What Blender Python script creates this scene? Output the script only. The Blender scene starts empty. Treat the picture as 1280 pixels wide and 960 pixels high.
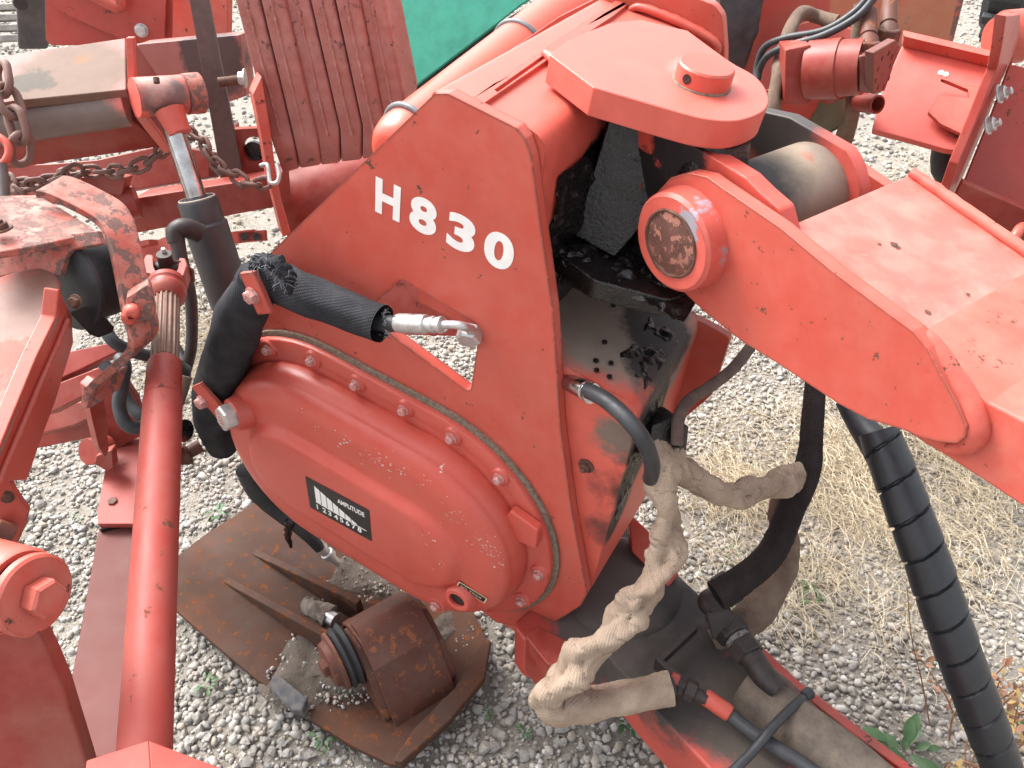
import bpy, bmesh, math, random
from mathutils import Vector, Matrix, noise
from mathutils.geometry import tessellate_polygon
random.seed(7)
S = bpy.context.scene
COL = S.collection
# ------------------------------------------------------------------ camera, sky, sun, exposure
FPX, PIT, HC = 1000.0, math.radians(40), 1.6
cd = bpy.data.cameras.new('camera'); cam = bpy.data.objects.new('camera', cd); COL.objects.link(cam)
cam.location = (0, 0, HC); cam.rotation_euler = (math.radians(90) - PIT, 0, 0)
cd.sensor_width = 36; cd.lens = FPX / 1280 * 36; cd.clip_start = 0.02; cd.clip_end = 500
S.camera = cam
w = bpy.data.worlds.new('World'); S.world = w; w.use_nodes = True
nt = w.node_tree; bg = nt.nodes['Background']
sky = nt.nodes.new('ShaderNodeTexSky'); sky.sky_type = 'NISHITA'; sky.sun_disc = False
SUN_EL, SUN_AZ = math.radians(50), math.radians(-50)      # azimuth from +Y towards +X
sky.sun_elevation = SUN_EL; sky.sun_rotation = SUN_AZ; sky.dust_density = 6; sky.air_density = 1.0
hs = nt.nodes.new('ShaderNodeHueSaturation'); hs.inputs['Saturation'].default_value = 0.22
nt.links.new(sky.outputs[0], hs.inputs['Color']); nt.links.new(hs.outputs[0], bg.inputs[0])
bg.inputs[1].default_value = 0.15
sl = bpy.data.lights.new('sun', 'SUN'); sl.energy = 1.3; sl.angle = math.radians(24); sl.color = (1, .97, .94)
so = bpy.data.objects.new('sun', sl); COL.objects.link(so)
sd = Vector((math.sin(SUN_AZ) * math.cos(SUN_EL), math.cos(SUN_AZ) * math.cos(SUN_EL), math.sin(SUN_EL)))
so.rotation_euler = sd.to_track_quat('Z', 'Y').to_euler(); so.location = (0, 0, 6)
S.view_settings.view_transform = 'Standard'; S.view_settings.look = 'None'
S.view_settings.exposure = 1.72; S.view_settings.gamma = 1

# ------------------------------------------------------------------ geometry helpers
CAM = Vector((0, 0, HC)); cp, sp = math.cos(PIT), math.sin(PIT)
def ray(u, v):
    dx = (u - 640) / FPX; dy = -(v - 480) / FPX
    return Vector((dx, cp + dy * sp, -sp + dy * cp))
def W(u, v, t): return CAM + ray(u, v) * t
def Gz(u, v, z):
    r = ray(u, v); return CAM + r * ((z - HC) / r.z)
class Fr:
    """a plane in the place: origin, two directions in it and its normal"""
    def __init__(s, o, ex, ey, n=None):
        s.o = Vector(o); s.x = Vector(ex).normalized(); s.y = Vector(ey).normalized()
        s.n = Vector(n).normalized() if n is not None else s.x.cross(s.y).normalized()
    def at(s, u, v, w=0):
        r = ray(u, v); q = s.o + s.n * w
        return CAM + r * ((q - CAM).dot(s.n) / r.dot(s.n))
    def p(s, a, b, c=0): return s.o + s.x * a + s.y * b + s.n * c
    def shift(s, c): return Fr(s.o + s.n * c, s.x, s.y, s.n)
def face(u, v, t, yaw=0, tilt=0):
    yaw, tilt = math.radians(yaw), math.radians(tilt)
    n = Vector((math.sin(yaw) * math.cos(tilt), -math.cos(yaw) * math.cos(tilt), math.sin(tilt)))
    ex = Vector((math.cos(yaw), math.sin(yaw), 0)); return Fr(W(u, v, t), ex, n.cross(ex), n)
def through(a, b, c):
    a, b, c = Vector(a), Vector(b), Vector(c); n = (b - a).cross(c - a).normalized()
    if n.dot(CAM - a) < 0: n = -n
    ex = (b - a).normalized(); return Fr(a, ex, n.cross(ex), n)
def rnd(pts, r, seg=5):
    if not isinstance(r, (list, tuple)) and r <= 0: return list(pts)
    out = []; n = len(pts)
    for i in range(n):
        p, a, b = pts[i], pts[i - 1], pts[(i + 1) % n]
        rr = r[i] if isinstance(r, (list, tuple)) else r
        da, db = a - p, b - p; la, lb = da.length, db.length
        if rr <= 0 or la < 1e-6 or lb < 1e-6: out.append(p); continue
        da /= la; db /= lb; ang = da.angle(db, math.pi)
        if ang > math.radians(168): out.append(p); continue
        d = min(rr / math.tan(ang / 2), la * .45, lb * .45)
        s0, s1 = p + da * d, p + db * d
        for k in range(seg + 1):
            t = k / seg; out.append(s0 * (1 - t) ** 2 + p * 2 * t * (1 - t) + s1 * t * t)
    return out
def prism(bm, loops, vec):
    """loops: outline then holes, all in one plane; extruded by vec"""
    vec = Vector(vec); flat = [p for L in loops for p in L]
    tris = tessellate_polygon([[tuple(p) for p in L] for L in loops])
    a = [bm.verts.new(p) for p in flat]; b = [bm.verts.new(p + vec) for p in flat]
    if len(loops) == 1:
        bm.faces.new(a); bm.faces.new(list(reversed(b)))
    else:
        for t in tris:
            try: bm.faces.new([a[i] for i in t]); bm.faces.new([b[i] for i in reversed(t)])
            except ValueError: pass
    k = 0
    for L in loops:
        n = len(L)
        for i in range(n):
            j = (i + 1) % n
            bm.faces.new((a[k + i], b[k + i], b[k + j], a[k + j]))
        k += n
    bmesh.ops.recalc_face_normals(bm, faces=bm.faces[:])
    return bm
def basis(axis):
    axis = Vector(axis).normalized(); h = Vector((0, 0, 1)) if abs(axis.z) < .9 else Vector((1, 0, 0))
    x = h.cross(axis).normalized(); return x, axis.cross(x), axis
def lathe(bm, c, axis, prof, seg=32, caps=True, ph=0, squash=1):
    x, y, z = basis(axis); c = Vector(c); rings = []
    for h, r in prof:
        rings.append([bm.verts.new(c + z * h + (x * math.cos(2 * math.pi * k / seg + ph) + y * squash * math.sin(2 * math.pi * k / seg + ph)) * r) for k in range(seg)])
    for i in range(len(rings) - 1):
        for k in range(seg):
            bm.faces.new((rings[i][k], rings[i][(k + 1) % seg], rings[i + 1][(k + 1) % seg], rings[i + 1][k]))
    if caps:
        bm.faces.new(list(reversed(rings[0]))); bm.faces.new(rings[-1])
    return bm
def spline(P, n):
    """Catmull-Rom through points (tuples of any length)"""
    out = []; m = len(P)
    for i in range(m - 1):
        p0, p1, p2, p3 = P[max(i - 1, 0)], P[i], P[i + 1], P[min(i + 2, m - 1)]
        for k in range(n):
            t = k / n
            out.append(tuple(.5 * (2 * b + (c - a) * t + (2 * a - 5 * b + 4 * c - d) * t * t + (3 * b - a - 3 * c + d) * t ** 3) for a, b, c, d in zip(p0, p1, p2, p3)))
    out.append(tuple(P[-1])); return out
def tube(bm, pts, rad, seg=12, n=6, fn=None, closed=False, caps=True, hollow=0, flat=None):
    """pts: world points, rad: number or list; fn(s, angle)-> factor on the radius"""
    if not isinstance(rad, (list, tuple)): rad = [rad] * len(pts)
    raw = [tuple(p) + (r,) for p, r in zip(pts, rad)]
    if closed: raw.append(raw[0])
    q = spline(raw, n) if n > 1 else raw
    if closed: q = q[:-1]
    C = [Vector(a[:3]) for a in q]; R = [a[3] for a in q]; m = len(C)
    uv = bm.loops.layers.uv.verify(); s = 0; ss = []; rings = []
    N = None
    for i in range(m):
        if closed: T = (C[(i + 1) % m] - C[i - 1]).normalized()
        else: T = (C[min(i + 1, m - 1)] - C[max(i - 1, 0)]).normalized()
        if i: s += (C[i] - C[i - 1]).length
        ss.append(s)
        if N is None: N = basis(T)[0]
        N = (N - T * N.dot(T)).normalized(); B = T.cross(N)
        ring = []
        for k in range(seg):
            a = 2 * math.pi * k / seg
            f = fn(s, a) if fn else 1
            ring.append(bm.verts.new(C[i] + (N * math.cos(a) + B * math.sin(a)) * R[i] * f))
        rings.append(ring)
    rr = range(m if closed else m - 1)
    for i in rr:
        j = (i + 1) % m
        for k in range(seg):
            k2 = (k + 1) % seg
            f = bm.faces.new((rings[i][k], rings[i][k2], rings[j][k2], rings[j][k]))
            sj = ss[j] if j else s + .01
            for l, (a, b) in zip(f.loops, ((k, ss[i]), (k + 1, ss[i]), (k + 1, sj), (k, sj))):
                l[uv].uv = (a / seg, b)
    if caps and not closed:
        bm.faces.new(list(reversed(rings[0]))); bm.faces.new(rings[-1])
    return bm
def fold(k1=60, k2=25, amp=.16, seed=0, tw=1, fine=.05):
    """a loose woven sleeve: twisted ridges and dents"""
    def fn(s, a):
        n = noise.noise(Vector((s * 9 + seed, seed * 1.7, math.cos(a))))
        r = math.sin(a * tw + s * k1 + 2.6 * n + seed)
        q = noise.noise(Vector((s * k2 * 1.2 + seed * 3, math.cos(a) * 1.3, math.sin(a) * 1.3)))
        tws = amp * 1.1 * math.cos(2 * a - s * k1 * .55 + 1.5 * n + seed)
        cr = amp * .8 * (1 - abs(math.sin(s * k1 * .9 + a * tw + 3 * q))) ** 4
        return 1 + amp * .6 * (max(r, -.55)) + tws - cr + amp * .8 * q + fine * noise.noise(Vector((s * 130, math.cos(a) * 4 + seed, math.sin(a) * 4)))
    return fn

# ------------------------------------------------------------------ objects
ORG = {}
def thing(name, label, cat, loc, group=None):
    o = bpy.data.objects.new(name, None); COL.objects.link(o); o.location = loc; o.empty_display_size = .05
    o['label'] = label; o['category'] = cat
    if group: o['group'] = group
    ORG[o.name] = Vector(loc); return o
def finish(me, mat, ang=38):
    if mat: me.materials.append(mat)
    me.polygons.foreach_set('use_smooth', [True] * len(me.polygons))
    me.set_sharp_from_angle(angle=math.radians(ang))
def obj(name, bm, mat, parent=None, bev=0, seg=2, label=None, ang=38, loc=None):
    org = ORG[parent.name] if parent else Vector(loc or (0, 0, 0))
    bmesh.ops.translate(bm, verts=bm.verts[:], vec=-org)
    me = bpy.data.meshes.new(name); bm.to_mesh(me); bm.free(); finish(me, mat, ang)
    o = bpy.data.objects.new(name, me); COL.objects.link(o)
    if parent: o.parent = parent
    else: o.location = org
    ORG[o.name] = org
    if bev:
        m = o.modifiers.new('bevel', 'BEVEL'); m.width = bev; m.segments = seg; m.limit_method = 'ANGLE'
        m.angle_limit = math.radians(35); m.harden_normals = True
    if label: o['label'] = label
    return o
def top(o, label, cat, group=None, kind=None):
    o['label'] = label; o['category'] = cat
    if group: o['group'] = group
    if kind: o['kind'] = kind
    return o
def NB(): return bmesh.new()
def slab(name, px, fr, th, mat, parent, w=0, r=0, holes=(), bev=.0015, back=None, label=None, hr=0):
    """plate lying in plane fr, its outline found at its own distance, with real thickness"""
    L = [rnd([fr.at(u, v, w) for u, v in px], r)]
    for h in holes: L.append(rnd([fr.at(u, v, w) for u, v in h], hr))
    vec = back if back is not None else -fr.n * th
    return obj(name, prism(NB(), L, vec), mat, parent, bev, label=label)
def slab3(name, pts, vec, mat, parent, r=0, bev=.0015, label=None):
    return obj(name, prism(NB(), [rnd([Vector(p) for p in pts], r)], vec), mat, parent, bev, label=label)
def cyl(name, a, b, r, mat, parent, seg=32, bev=.001, r2=None, label=None, prof=None):
    a, b = Vector(a), Vector(b); L = (b - a).length
    return obj(name, lathe(NB(), a, b - a, prof or [(0, r), (L, r2 or r)], seg), mat, parent, bev, label=label)
def tub(name, pts, rad, mat, parent, seg=14, n=6, label=None, **k):
    return obj(name, tube(NB(), pts, rad, seg, n, **k), mat, parent, 0, label=label, ang=60)
MESH = {}
def bolt_mesh(key, mat, hex_r, hh, wr, wh, chamfer=True, stud=0, dish=0):
    if key in MESH: return MESH[key]
    bm = NB()
    if wr: lathe(bm, (0, 0, 0), (0, 0, 1), [(0, wr), (wh * .8, wr), (wh, wr * .94)], 20)
    lathe(bm, (0, 0, wh), (0, 0, 1), [(0, hex_r), (hh * .86, hex_r), (hh, hex_r * .86)], 6)
    if dish: lathe(bm, (0, 0, wh + hh), (0, 0, 1), [(0, hex_r * .62), (dish, hex_r * .55)], 16)
    if stud: lathe(bm, (0, 0, wh + hh), (0, 0, 1), [(0, hex_r * .52), (stud, hex_r * .52), (stud + .001, hex_r * .42)], 14)
    me = bpy.data.meshes.new('bolt'); bm.to_mesh(me); bm.free(); finish(me, mat, 25); MESH[key] = me
    return me
def bolt(me, c, axis, parent, name='bolt', ph=0, label=None):
    o = bpy.data.objects.new(name, me); COL.objects.link(o)
    x, y, z = basis(axis); m = Matrix((x, y, z)).transposed().to_4x4()
    org = ORG[parent.name]; o.parent = parent
    o.matrix_basis = Matrix.Translation(Vector(c) - org) @ m @ Matrix.Rotation(ph, 4, 'Z')
    if label: o['label'] = label
    return o
def text(name, s, fr_o, ex, ey, h, mat, parent, off=.0, wscale=1, depth=.0004):
    """s written with its lower left corner at fr_o, cap height h"""
    cu = bpy.data.curves.new(name, 'FONT'); cu.body = s; cu.size = 1; cu.offset = off; cu.resolution_u = 6
    to = bpy.data.objects.new('t', cu); COL.objects.link(to)
    dg = bpy.context.evaluated_depsgraph_get(); me = bpy.data.meshes.new_from_object(to.evaluated_get(dg))
    bpy.data.objects.remove(to); xs = [v.co.x for v in me.vertices]; ys = [v.co.y for v in me.vertices]
    x0, y0, sy = min(xs), min(ys), h / (max(ys) - min(ys))
    ex, ey = Vector(ex).normalized(), Vector(ey).normalized(); n = ex.cross(ey)
    sx = wscale / (max(xs) - x0) if wscale != 1 else sy
    org = ORG[parent.name]
    for v in me.vertices: v.co = Vector(fr_o) - org + ex * ((v.co.x - x0) * sx) + ey * ((v.co.y - y0) * sy)
    bm = NB(); bm.from_mesh(me); r = bmesh.ops.extrude_face_region(bm, geom=bm.faces[:])
    bmesh.ops.translate(bm, verts=[g for g in r['geom'] if isinstance(g, bmesh.types.BMVert)], vec=n * depth)
    bmesh.ops.recalc_face_normals(bm, faces=bm.faces[:]); bm.to_mesh(me); bm.free()
    me.materials.clear(); me.materials.append(mat); me.polygons.foreach_set('use_smooth', [False] * len(me.polygons))
    o = bpy.data.objects.new(name, me); COL.objects.link(o); o.parent = parent; ORG[o.name] = org
    return o

# ------------------------------------------------------------------ materials
class NT:
    def __init__(s, name):
        s.m = bpy.data.materials.new(name); s.m.use_nodes = True; s.t = s.m.node_tree
        s.b = s.t.nodes['Principled BSDF']; s.co = None
    def n(s, typ, **k):
        o = s.t.nodes.new(typ)
        for a, b in k.items(): setattr(o, a, b)
        return o
    def L(s, a, b): s.t.links.new(a, b)
    def coord(s):
        if not s.co: s.co = s.n('ShaderNodeTexCoord').outputs['Object']
        return s.co
    def noise(s, sc, det=4, rough=.6, off=0, stretch=None):
        mp = s.n('ShaderNodeMapping'); mp.inputs['Location'].default_value = (off, off * 1.3, off * .7)
        if stretch: mp.inputs['Scale'].default_value = stretch
        s.L(s.coord(), mp.inputs[0])
        o = s.n('ShaderNodeTexNoise'); o.inputs['Scale'].default_value = sc; o.inputs['Detail'].default_value = det
        o.inputs['Roughness'].default_value = rough; s.L(mp.outputs[0], o.inputs['Vector']); return o.outputs['Fac']
    def ramp(s, x, a, b, lo=0., hi=1.):
        o = s.n('ShaderNodeMapRange'); o.clamp = True
        for i, q in enumerate((a, b, lo, hi)): o.inputs[i + 1].default_value = q
        s.L(x, o.inputs[0]); return o.outputs[0]
    def math(s, op, a, b=None):
        o = s.n('ShaderNodeMath', operation=op)
        for i, q in enumerate((a, b)):
            if q is None: continue
            if isinstance(q, (int, float)): o.inputs[i].default_value = q
            else: s.L(q, o.inputs[i])
        return o.outputs[0]
    def mix(s, f, a, b):
        o = s.n('ShaderNodeMix', data_type='RGBA')
        for i, q in ((0, f), (6, a), (7, b)):
            if isinstance(q, (int, float)): o.inputs[i].default_value = q
            elif isinstance(q, tuple): o.inputs[i].default_value = q + (1,)
            else: s.L(q, o.inputs[i])
        return o.outputs[2]
    def bump(s, h, st=.3, d=.002, prev=None):
        o = s.n('ShaderNodeBump'); o.inputs['Strength'].default_value = st; o.inputs['Distance'].default_value = d
        s.L(h, o.inputs['Height'])
        if prev: s.L(prev, o.inputs['Normal'])
        return o.outputs[0]
    def edge(s, r=.004):
        bv = s.n('ShaderNodeBevel', samples=4); bv.inputs[0].default_value = r
        g = s.n('ShaderNodeNewGeometry'); d = s.n('ShaderNodeVectorMath', operation='DOT_PRODUCT')
        s.L(bv.outputs[0], d.inputs[0]); s.L(g.outputs['Normal'], d.inputs[1])
        return s.ramp(d.outputs['Value'], .995, .8)
    def done(s, col, rough, nrm=None, metal=None, spec=None):
        for key, q in (('Base Color', col), ('Roughness', rough), ('Metallic', metal), ('Normal', nrm), ('Specular IOR Level', spec)):
            if q is None: continue
            if isinstance(q, (int, float)): s.b.inputs[key].default_value = q
            elif isinstance(q, tuple): s.b.inputs[key].default_value = q + (1,)
            else: s.L(q, s.b.inputs[key])
        return s.m
def paint(name, c1=(.50, .078, .052), c2=(.41, .054, .034), chips=.0, rust=(.09, .035, .02), dirt=.25, dirtc=(.30, .20, .15),
          edge=.5, rough=.4, fade=.15, fadec=(.62, .25, .20), lump=.15, sc=1., seed=0, edger=.004, spots=.72):
    k = NT(name)
    big = k.noise(3.5 * sc, 3, .55, seed); mid = k.noise(26 * sc, 5, .65, seed + 3); fine = k.noise(170 * sc, 4, .7, seed + 5)
    col = k.mix(k.ramp(big, .35, .65), c1, c2)
    fm = k.math('MULTIPLY', k.ramp(mid, .40, .75), fade)
    col = k.mix(fm, col, fadec)
    dm = k.math('MULTIPLY', k.ramp(k.noise(9 * sc, 6, .7, seed + 9), .45, .75), dirt)
    col = k.mix(dm, col, dirtc)
    # chips: many small ones where the paint is thin, and along the edges
    ch = k.ramp(k.noise(38 * sc, 6, .72, seed + 13), spots - chips * .35, spots - chips * .35 + .02)
    e = k.math('MULTIPLY', k.edge(edger), k.ramp(k.noise(60 * sc, 4, .7, seed + 21), .50 - edge * .12, .60 - edge * .1))
    m = k.math('MAXIMUM', ch, k.math('MULTIPLY', e, min(1, edge * 1.6)))
    rc = k.mix(fine, tuple(x * .6 for x in rust), tuple(min(1, x * 1.9) for x in rust))
    col = k.mix(m, col, rc)
    rg = k.math('ADD', k.ramp(mid, .2, .8, rough - .07, rough + .14), k.math('MULTIPLY', m, .35))
    h = k.math('ADD', k.math('MULTIPLY', mid, lump), k.math('MULTIPLY', fine, .12))
    h = k.math('SUBTRACT', h, k.math('MULTIPLY', m, .35))
    return k.done(col, rg, k.bump(h, .35, .0025))
def simple(name, col, rough=.5, metal=0., var=.3, sc=40, bump=.2, col2=None, seed=0, dist=.001):
    k = NT(name); a = k.noise(sc, 5, .65, seed); b = k.noise(sc * 6, 3, .6, seed + 4)
    c2 = col2 or tuple(x * (1 - var) for x in col)
    c = k.mix(k.ramp(a, .35, .68), col, c2)
    return k.done(c, k.ramp(b, .3, .7, max(rough - .08, .02), rough + .1), k.bump(k.math('ADD', a, k.math('MULTIPLY', b, .4)), bump, dist), metal)
RED = paint('red_paint', chips=.2, dirt=.35, dirtc=(.26, .09, .06))
RED_R = paint('red_paint_deep', c1=(.43, .048, .032), c2=(.36, .038, .026), fade=.12, chips=.22, dirt=.3, dirtc=(.24, .09, .06), seed=63)
RED_L = paint('red_paint_faded', c1=(.56, .095, .065), c2=(.46, .065, .045), fade=.3, fadec=(.58, .24, .19), chips=.3, dirt=.3, rough=.5, seed=11)
RED_E = paint('red_paint_chipped', c1=(.51, .082, .057), c2=(.45, .064, .043), edge=1.3, edger=.008, chips=.22, dirt=.15, seed=17)
RED_SHADED = paint('red_paint_dark_shaded', c1=(.27, .034, .024), c2=(.21, .026, .018), fade=.12, dirt=.3, seed=5)  # dark red, lowered further so the colour carries shade on occluded parts
RED_W = paint('red_paint_weathered', c1=(.45, .10, .07), c2=(.36, .07, .05), fade=.8, fadec=(.50, .26, .21), chips=.62, rust=(.13, .075, .065), dirt=.6, dirtc=(.27, .17, .13), seed=23, edge=1, edger=.008)
RED_B = paint('ballast_paint', c1=(.40, .165, .14), c2=(.31, .11, .09), fade=.6, fadec=(.46, .25, .22), chips=.3, rust=(.12, .06, .05), dirt=.5, dirtc=(.2, .11, .09), seed=31, lump=.9, rough=.6)
RED_H = paint('cover_paint', c1=(.50, .078, .056), c2=(.45, .064, .044), fade=.1, chips=.1, dirt=.05, rust=(.45, .33, .28), rough=.36, lump=.22, seed=41, edge=.1)
RED_G = paint('red_paint_greasy', c1=(.40, .05, .035), c2=(.30, .035, .025), fade=.1, chips=.3, rust=(.02, .015, .015), dirt=.85, dirtc=(.07, .05, .045), seed=47)
RUST = paint('rust_plate', c1=(.055, .025, .016), c2=(.10, .038, .019), fade=.6, fadec=(.048, .036, .032), chips=.40, rust=(.12, .042, .017), dirt=.7, dirtc=(.075, .055, .046), rough=.7, lump=.6, edge=.6, seed=53)
RUST_R = paint('rust_red_paint', c1=(.13, .034, .022), c2=(.075, .032, .022), fade=.5, fadec=(.10, .06, .045), chips=.4, rust=(.16, .06, .03), dirt=.4, dirtc=(.13, .09, .075), rough=.55, lump=.4, seed=59)
RUSTP = simple('rusty_steel', (.12, .05, .03), .75, 0, sc=60, bump=.5, col2=(.06, .03, .025))
GREASE = simple('black_grease', (.004, .0035, .004), .30, 0, sc=45, bump=.7, col2=(.010, .008, .008), dist=.004)
GREASE.node_tree.nodes['Principled BSDF'].inputs['Specular IOR Level'].default_value = .55
CHROME = simple('worn_chrome', (.55, .55, .55), .2, 1, sc=20, bump=.05, col2=(.3, .27, .25))
ZINC = simple('zinc_steel', (.58, .58, .57), .42, .75, sc=80, bump=.15, col2=(.42, .41, .40))
ZINC_R = simple('zinc_overspray_red', (.55, .42, .40), .5, .3, sc=260, bump=.2, col2=(.48, .09, .07))
RUBBER = simple('black_rubber', (.012, .0135, .016), .55, 0, sc=50, bump=.12, col2=(.022, .023, .026))
HOSE = simple('hose_rubber', (.018, .02, .024), .5, 0, sc=30, bump=.1, col2=(.035, .037, .041))
SPIRAL = simple('spiral_plastic', (.016, .018, .022), .38, 0, sc=25, bump=.06, col2=(.026, .028, .033))
OLDHOSE = simple('dusty_hose', (.13, .085, .07), .75, 0, sc=50, bump=.25, col2=(.07, .045, .04))
WHITE = simple('white_vinyl', (.80, .79, .77), .5, 0, sc=60, bump=.03, col2=(.74, .72, .70))
BLACKL = simple('black_label', (.009, .007, .008), .4, 0, sc=60, bump=.03)
DARK = simple('dark_iron', (.022, .018, .018), .55, .2, sc=60, bump=.3, col2=(.045, .03, .027))
BAR = simple('brown_flat_steel', (.115, .085, .078), .6, 0, sc=50, bump=.2, col2=(.085, .062, .058))
TAN = simple('gasket_dirt', (.24, .18, .135), .9, 0, sc=150, bump=.8, col2=(.11, .08, .06), dist=.002)
def textile(name, c, c2, sc=1, rough=.9):
    k = NT(name); uv = k.n('ShaderNodeTexCoord').outputs['UV']; sep = k.n('ShaderNodeSeparateXYZ'); k.L(uv, sep.inputs[0])
    a = k.math('SINE', k.math('MULTIPLY', k.math('ADD', sep.outputs[0], k.math('MULTIPLY', sep.outputs[1], 3.)), 2 * math.pi * 34))
    b = k.math('SINE', k.math('MULTIPLY', sep.outputs[1], 2 * math.pi * 330 * sc))
    h = k.math('MULTIPLY', k.math('ADD', a, b), .5)
    n = k.noise(22, 5, .65); col = k.mix(k.ramp(n, .35, .7), c, c2)
    col = k.mix(k.ramp(h, -.9, .2, .35, 0), col, tuple(x * .5 for x in c))
    return k.done(col, rough, k.bump(n, .4, .004, k.bump(h, .55, .0008)), spec=.2)
SLEEVE_K = textile('black_sleeve', (.018, .0185, .022), (.042, .043, .048))
SLEEVE_B = textile('brown_black_sleeve', (.018, .013, .014), (.035, .026, .024))
SLEEVE_T = textile('beige_sleeve', (.40, .31, .235), (.25, .18, .135))
SLEEVE_D = textile('dirty_sleeve', (.22, .16, .12), (.13, .09, .07))
def spec(mat, v): mat.node_tree.nodes['Principled BSDF'].inputs['Specular IOR Level'].default_value = v
for m_, v_ in ((RUST, .2), (RUST_R, .3), (RED_SHADED, .35), (RED_B, .3), (RED_W, .3)): spec(m_, v_)
def masked(name, base, layers, rough=.45, lump=.2, edge=.4, seed=0, rust=(.09, .04, .025), drough=.55):
    """paint with stains that lie where they lie: (centre, radius, softness, colour, noise amount)"""
    k = NT(name); geo = k.n('ShaderNodeNewGeometry').outputs['Position']
    mid = k.noise(26, 5, .65, seed); nz = k.noise(14, 6, .7, seed + 2); fine = k.noise(150, 4, .7, seed + 4)
    col = k.mix(k.ramp(mid, .3, .7), base, tuple(min(1, x * 1.15 + .012) for x in base)); rg = k.ramp(mid, .2, .8, rough - .05, rough + .12)
    hh = k.math('MULTIPLY', mid, lump)
    for (c, r, sf, cc, am) in layers:
        d = k.n('ShaderNodeVectorMath', operation='DISTANCE'); k.L(geo, d.inputs[0]); d.inputs[1].default_value = c
        x = k.math('SUBTRACT', d.outputs['Value'], k.math('MULTIPLY', k.math('SUBTRACT', nz, .5), am * 2))
        x = k.math('SUBTRACT', x, k.math('MULTIPLY', k.math('SUBTRACT', fine, .5), am * .25))
        m = k.ramp(x, r + sf, r - sf)
        col = k.mix(m, col, k.mix(mid, cc, tuple(q * .6 for q in cc))); rg = k.mix(m, rg, (drough,) * 3)
        hh = k.math('ADD', hh, k.math('MULTIPLY', m, .25))
    e = k.math('MULTIPLY', k.edge(.005), k.ramp(k.noise(60, 4, .7, seed + 21), .50 - edge * .12, .60 - edge * .1))
    col = k.mix(k.math('MULTIPLY', e, min(1, edge * 1.6)), col, rust)
    return k.done(col, rg, k.bump(k.math('ADD', hh, k.math('MULTIPLY', fine, .15)), .35, .003))

# ================================================================== the swing frame with the white lettering
TH, PH = math.radians(30), math.radians(9)
e1 = Vector((math.cos(TH), -math.sin(TH), 0)); zz = Vector((0, 0, 1)); DD = Vector((math.sin(TH), math.cos(TH), 0))
EE = e1 * math.cos(PH) - zz * math.sin(PH); VV = zz * math.cos(PH) + e1 * math.sin(PH)
M = Fr(W(560, 300, 1.1), EE, VV, -DD)
def m(e, v, d=0): return M.p(e, v, -d)
frame = thing('boom_pedestal', 'big red steel pedestal plate with white H830 lettering and a domed gear cover bolted on', 'machine frame', m(0, -.3, .1))
WIN = [(500, 349), (522, 356), (598, 404), (590, 488), (577, 491), (555, 474), (457, 398), (452, 380)]
o = slab('side_plate', [(543, 117), (558, 116), (642, 158), (656, 172), (664, 190), (675, 277), (691, 387), (701, 537), (715, 640), (734, 745), (728, 756), (676, 786),
      (600, 768)], M, .019, RED, frame) if False else None
out = [M.at(u, v) for u, v in [(543, 117), (560, 117), (646, 160), (657, 174), (664, 195), (675, 277), (691, 387), (701, 537), (715, 640), (734, 742), (726, 757), (677, 788)]]
out += [m(.20, -.845), m(.0, -.80), m(-.28, -.74), m(-.40, -.58), m(-.41, -.45), m(-.37, -.33), m(-.352, -.26)] + [M.at(333, 321)]
win = rnd([M.at(u, v) for u, v in [(500, 348), (600, 408), (588, 492), (455, 394)]], .012)
obj('side_plate', prism(NB(), [rnd(out, .007), win], DD * .019), RED_E, frame, .0012)
# lettering: letters one by one so that each stands where it stands
hv = (M.at(471, 217) - M.at(469, 263)).length
for ch, px in (('H', (469, 263, 502, 278)), ('8', (511, 287, 549, 298)), ('3', (557, 309, 597, 319)), ('0', (603, 324, 642, 340))):
    a = M.at(px[0], px[1], .0004); wd = {'H': .0445, '8': .0445, '3': .0445, '0': .0455}[ch]
    a = m(M_e := (a - M.o).dot(EE), {'H': .0, '8': .0, '3': .0, '0': .0}[ch] + (M.at(469, 263) - M.o).dot(VV), -.0003)
    text('lettering', ch, a - VV * .001, EE, VV, .056, WHITE, frame, off=.042, wscale=wd * (.95 if ch == 'H' else 1))
# beam across the frame
bp = rnd([m(-.055, .19), m(.112, .19), m(.128, -.15), m(-.055, -.15)], [.012, .035, .01, .01], 6)
bp = [p + DD * .0195 for p in bp]
obj('box_beam', prism(NB(), [bp], DD * .62), masked('beam_paint', (.50, .080, .055), [(tuple(m(.15, -.05, .2)), .178, .006, (.24, .18, .13), .045),
    (tuple(m(.15, -.03, .2)), .165, .005, (.006, .005, .006), .045)], seed=3, rust=(.1, .04, .03)), frame)
# rear cheek plate
q = Fr(m(0, 0, .50), EE, VV, -DD)
slab('rear_plate', [(560, 115), (700, 20), (780, -20), (872, -2), (893, 6), (903, 20), (906, 60), (905, 190), (905, 300), (740, 300)], q, .02, RED, frame, r=.02)
tub('weld_bead', [q.at(783, 18, .004), q.at(800, 9, .004), q.at(850, 28, .004), q.at(893, 52, .004), q.at(897, 70, .004)], [.004, .007, .008, .007, .004], RED, frame, 8, 8,
    fn=lambda s, a: 1 + .2 * noise.noise(Vector((s * 180, a, 0))))
# slotted strip along the beam's far top edge
tf = Fr(m(0, .196, 0), EE, DD, VV)
slab('edge_strip', [(588, 125), (640, 88), (693, 52), (762, 6), (800, -20), (806, -12), (766, 20), (697, 66), (600, 132)], tf, .012, RED, frame, r=.004,
     holes=[[(618, 112), (682, 67), (685, 70), (622, 115)]])
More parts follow.
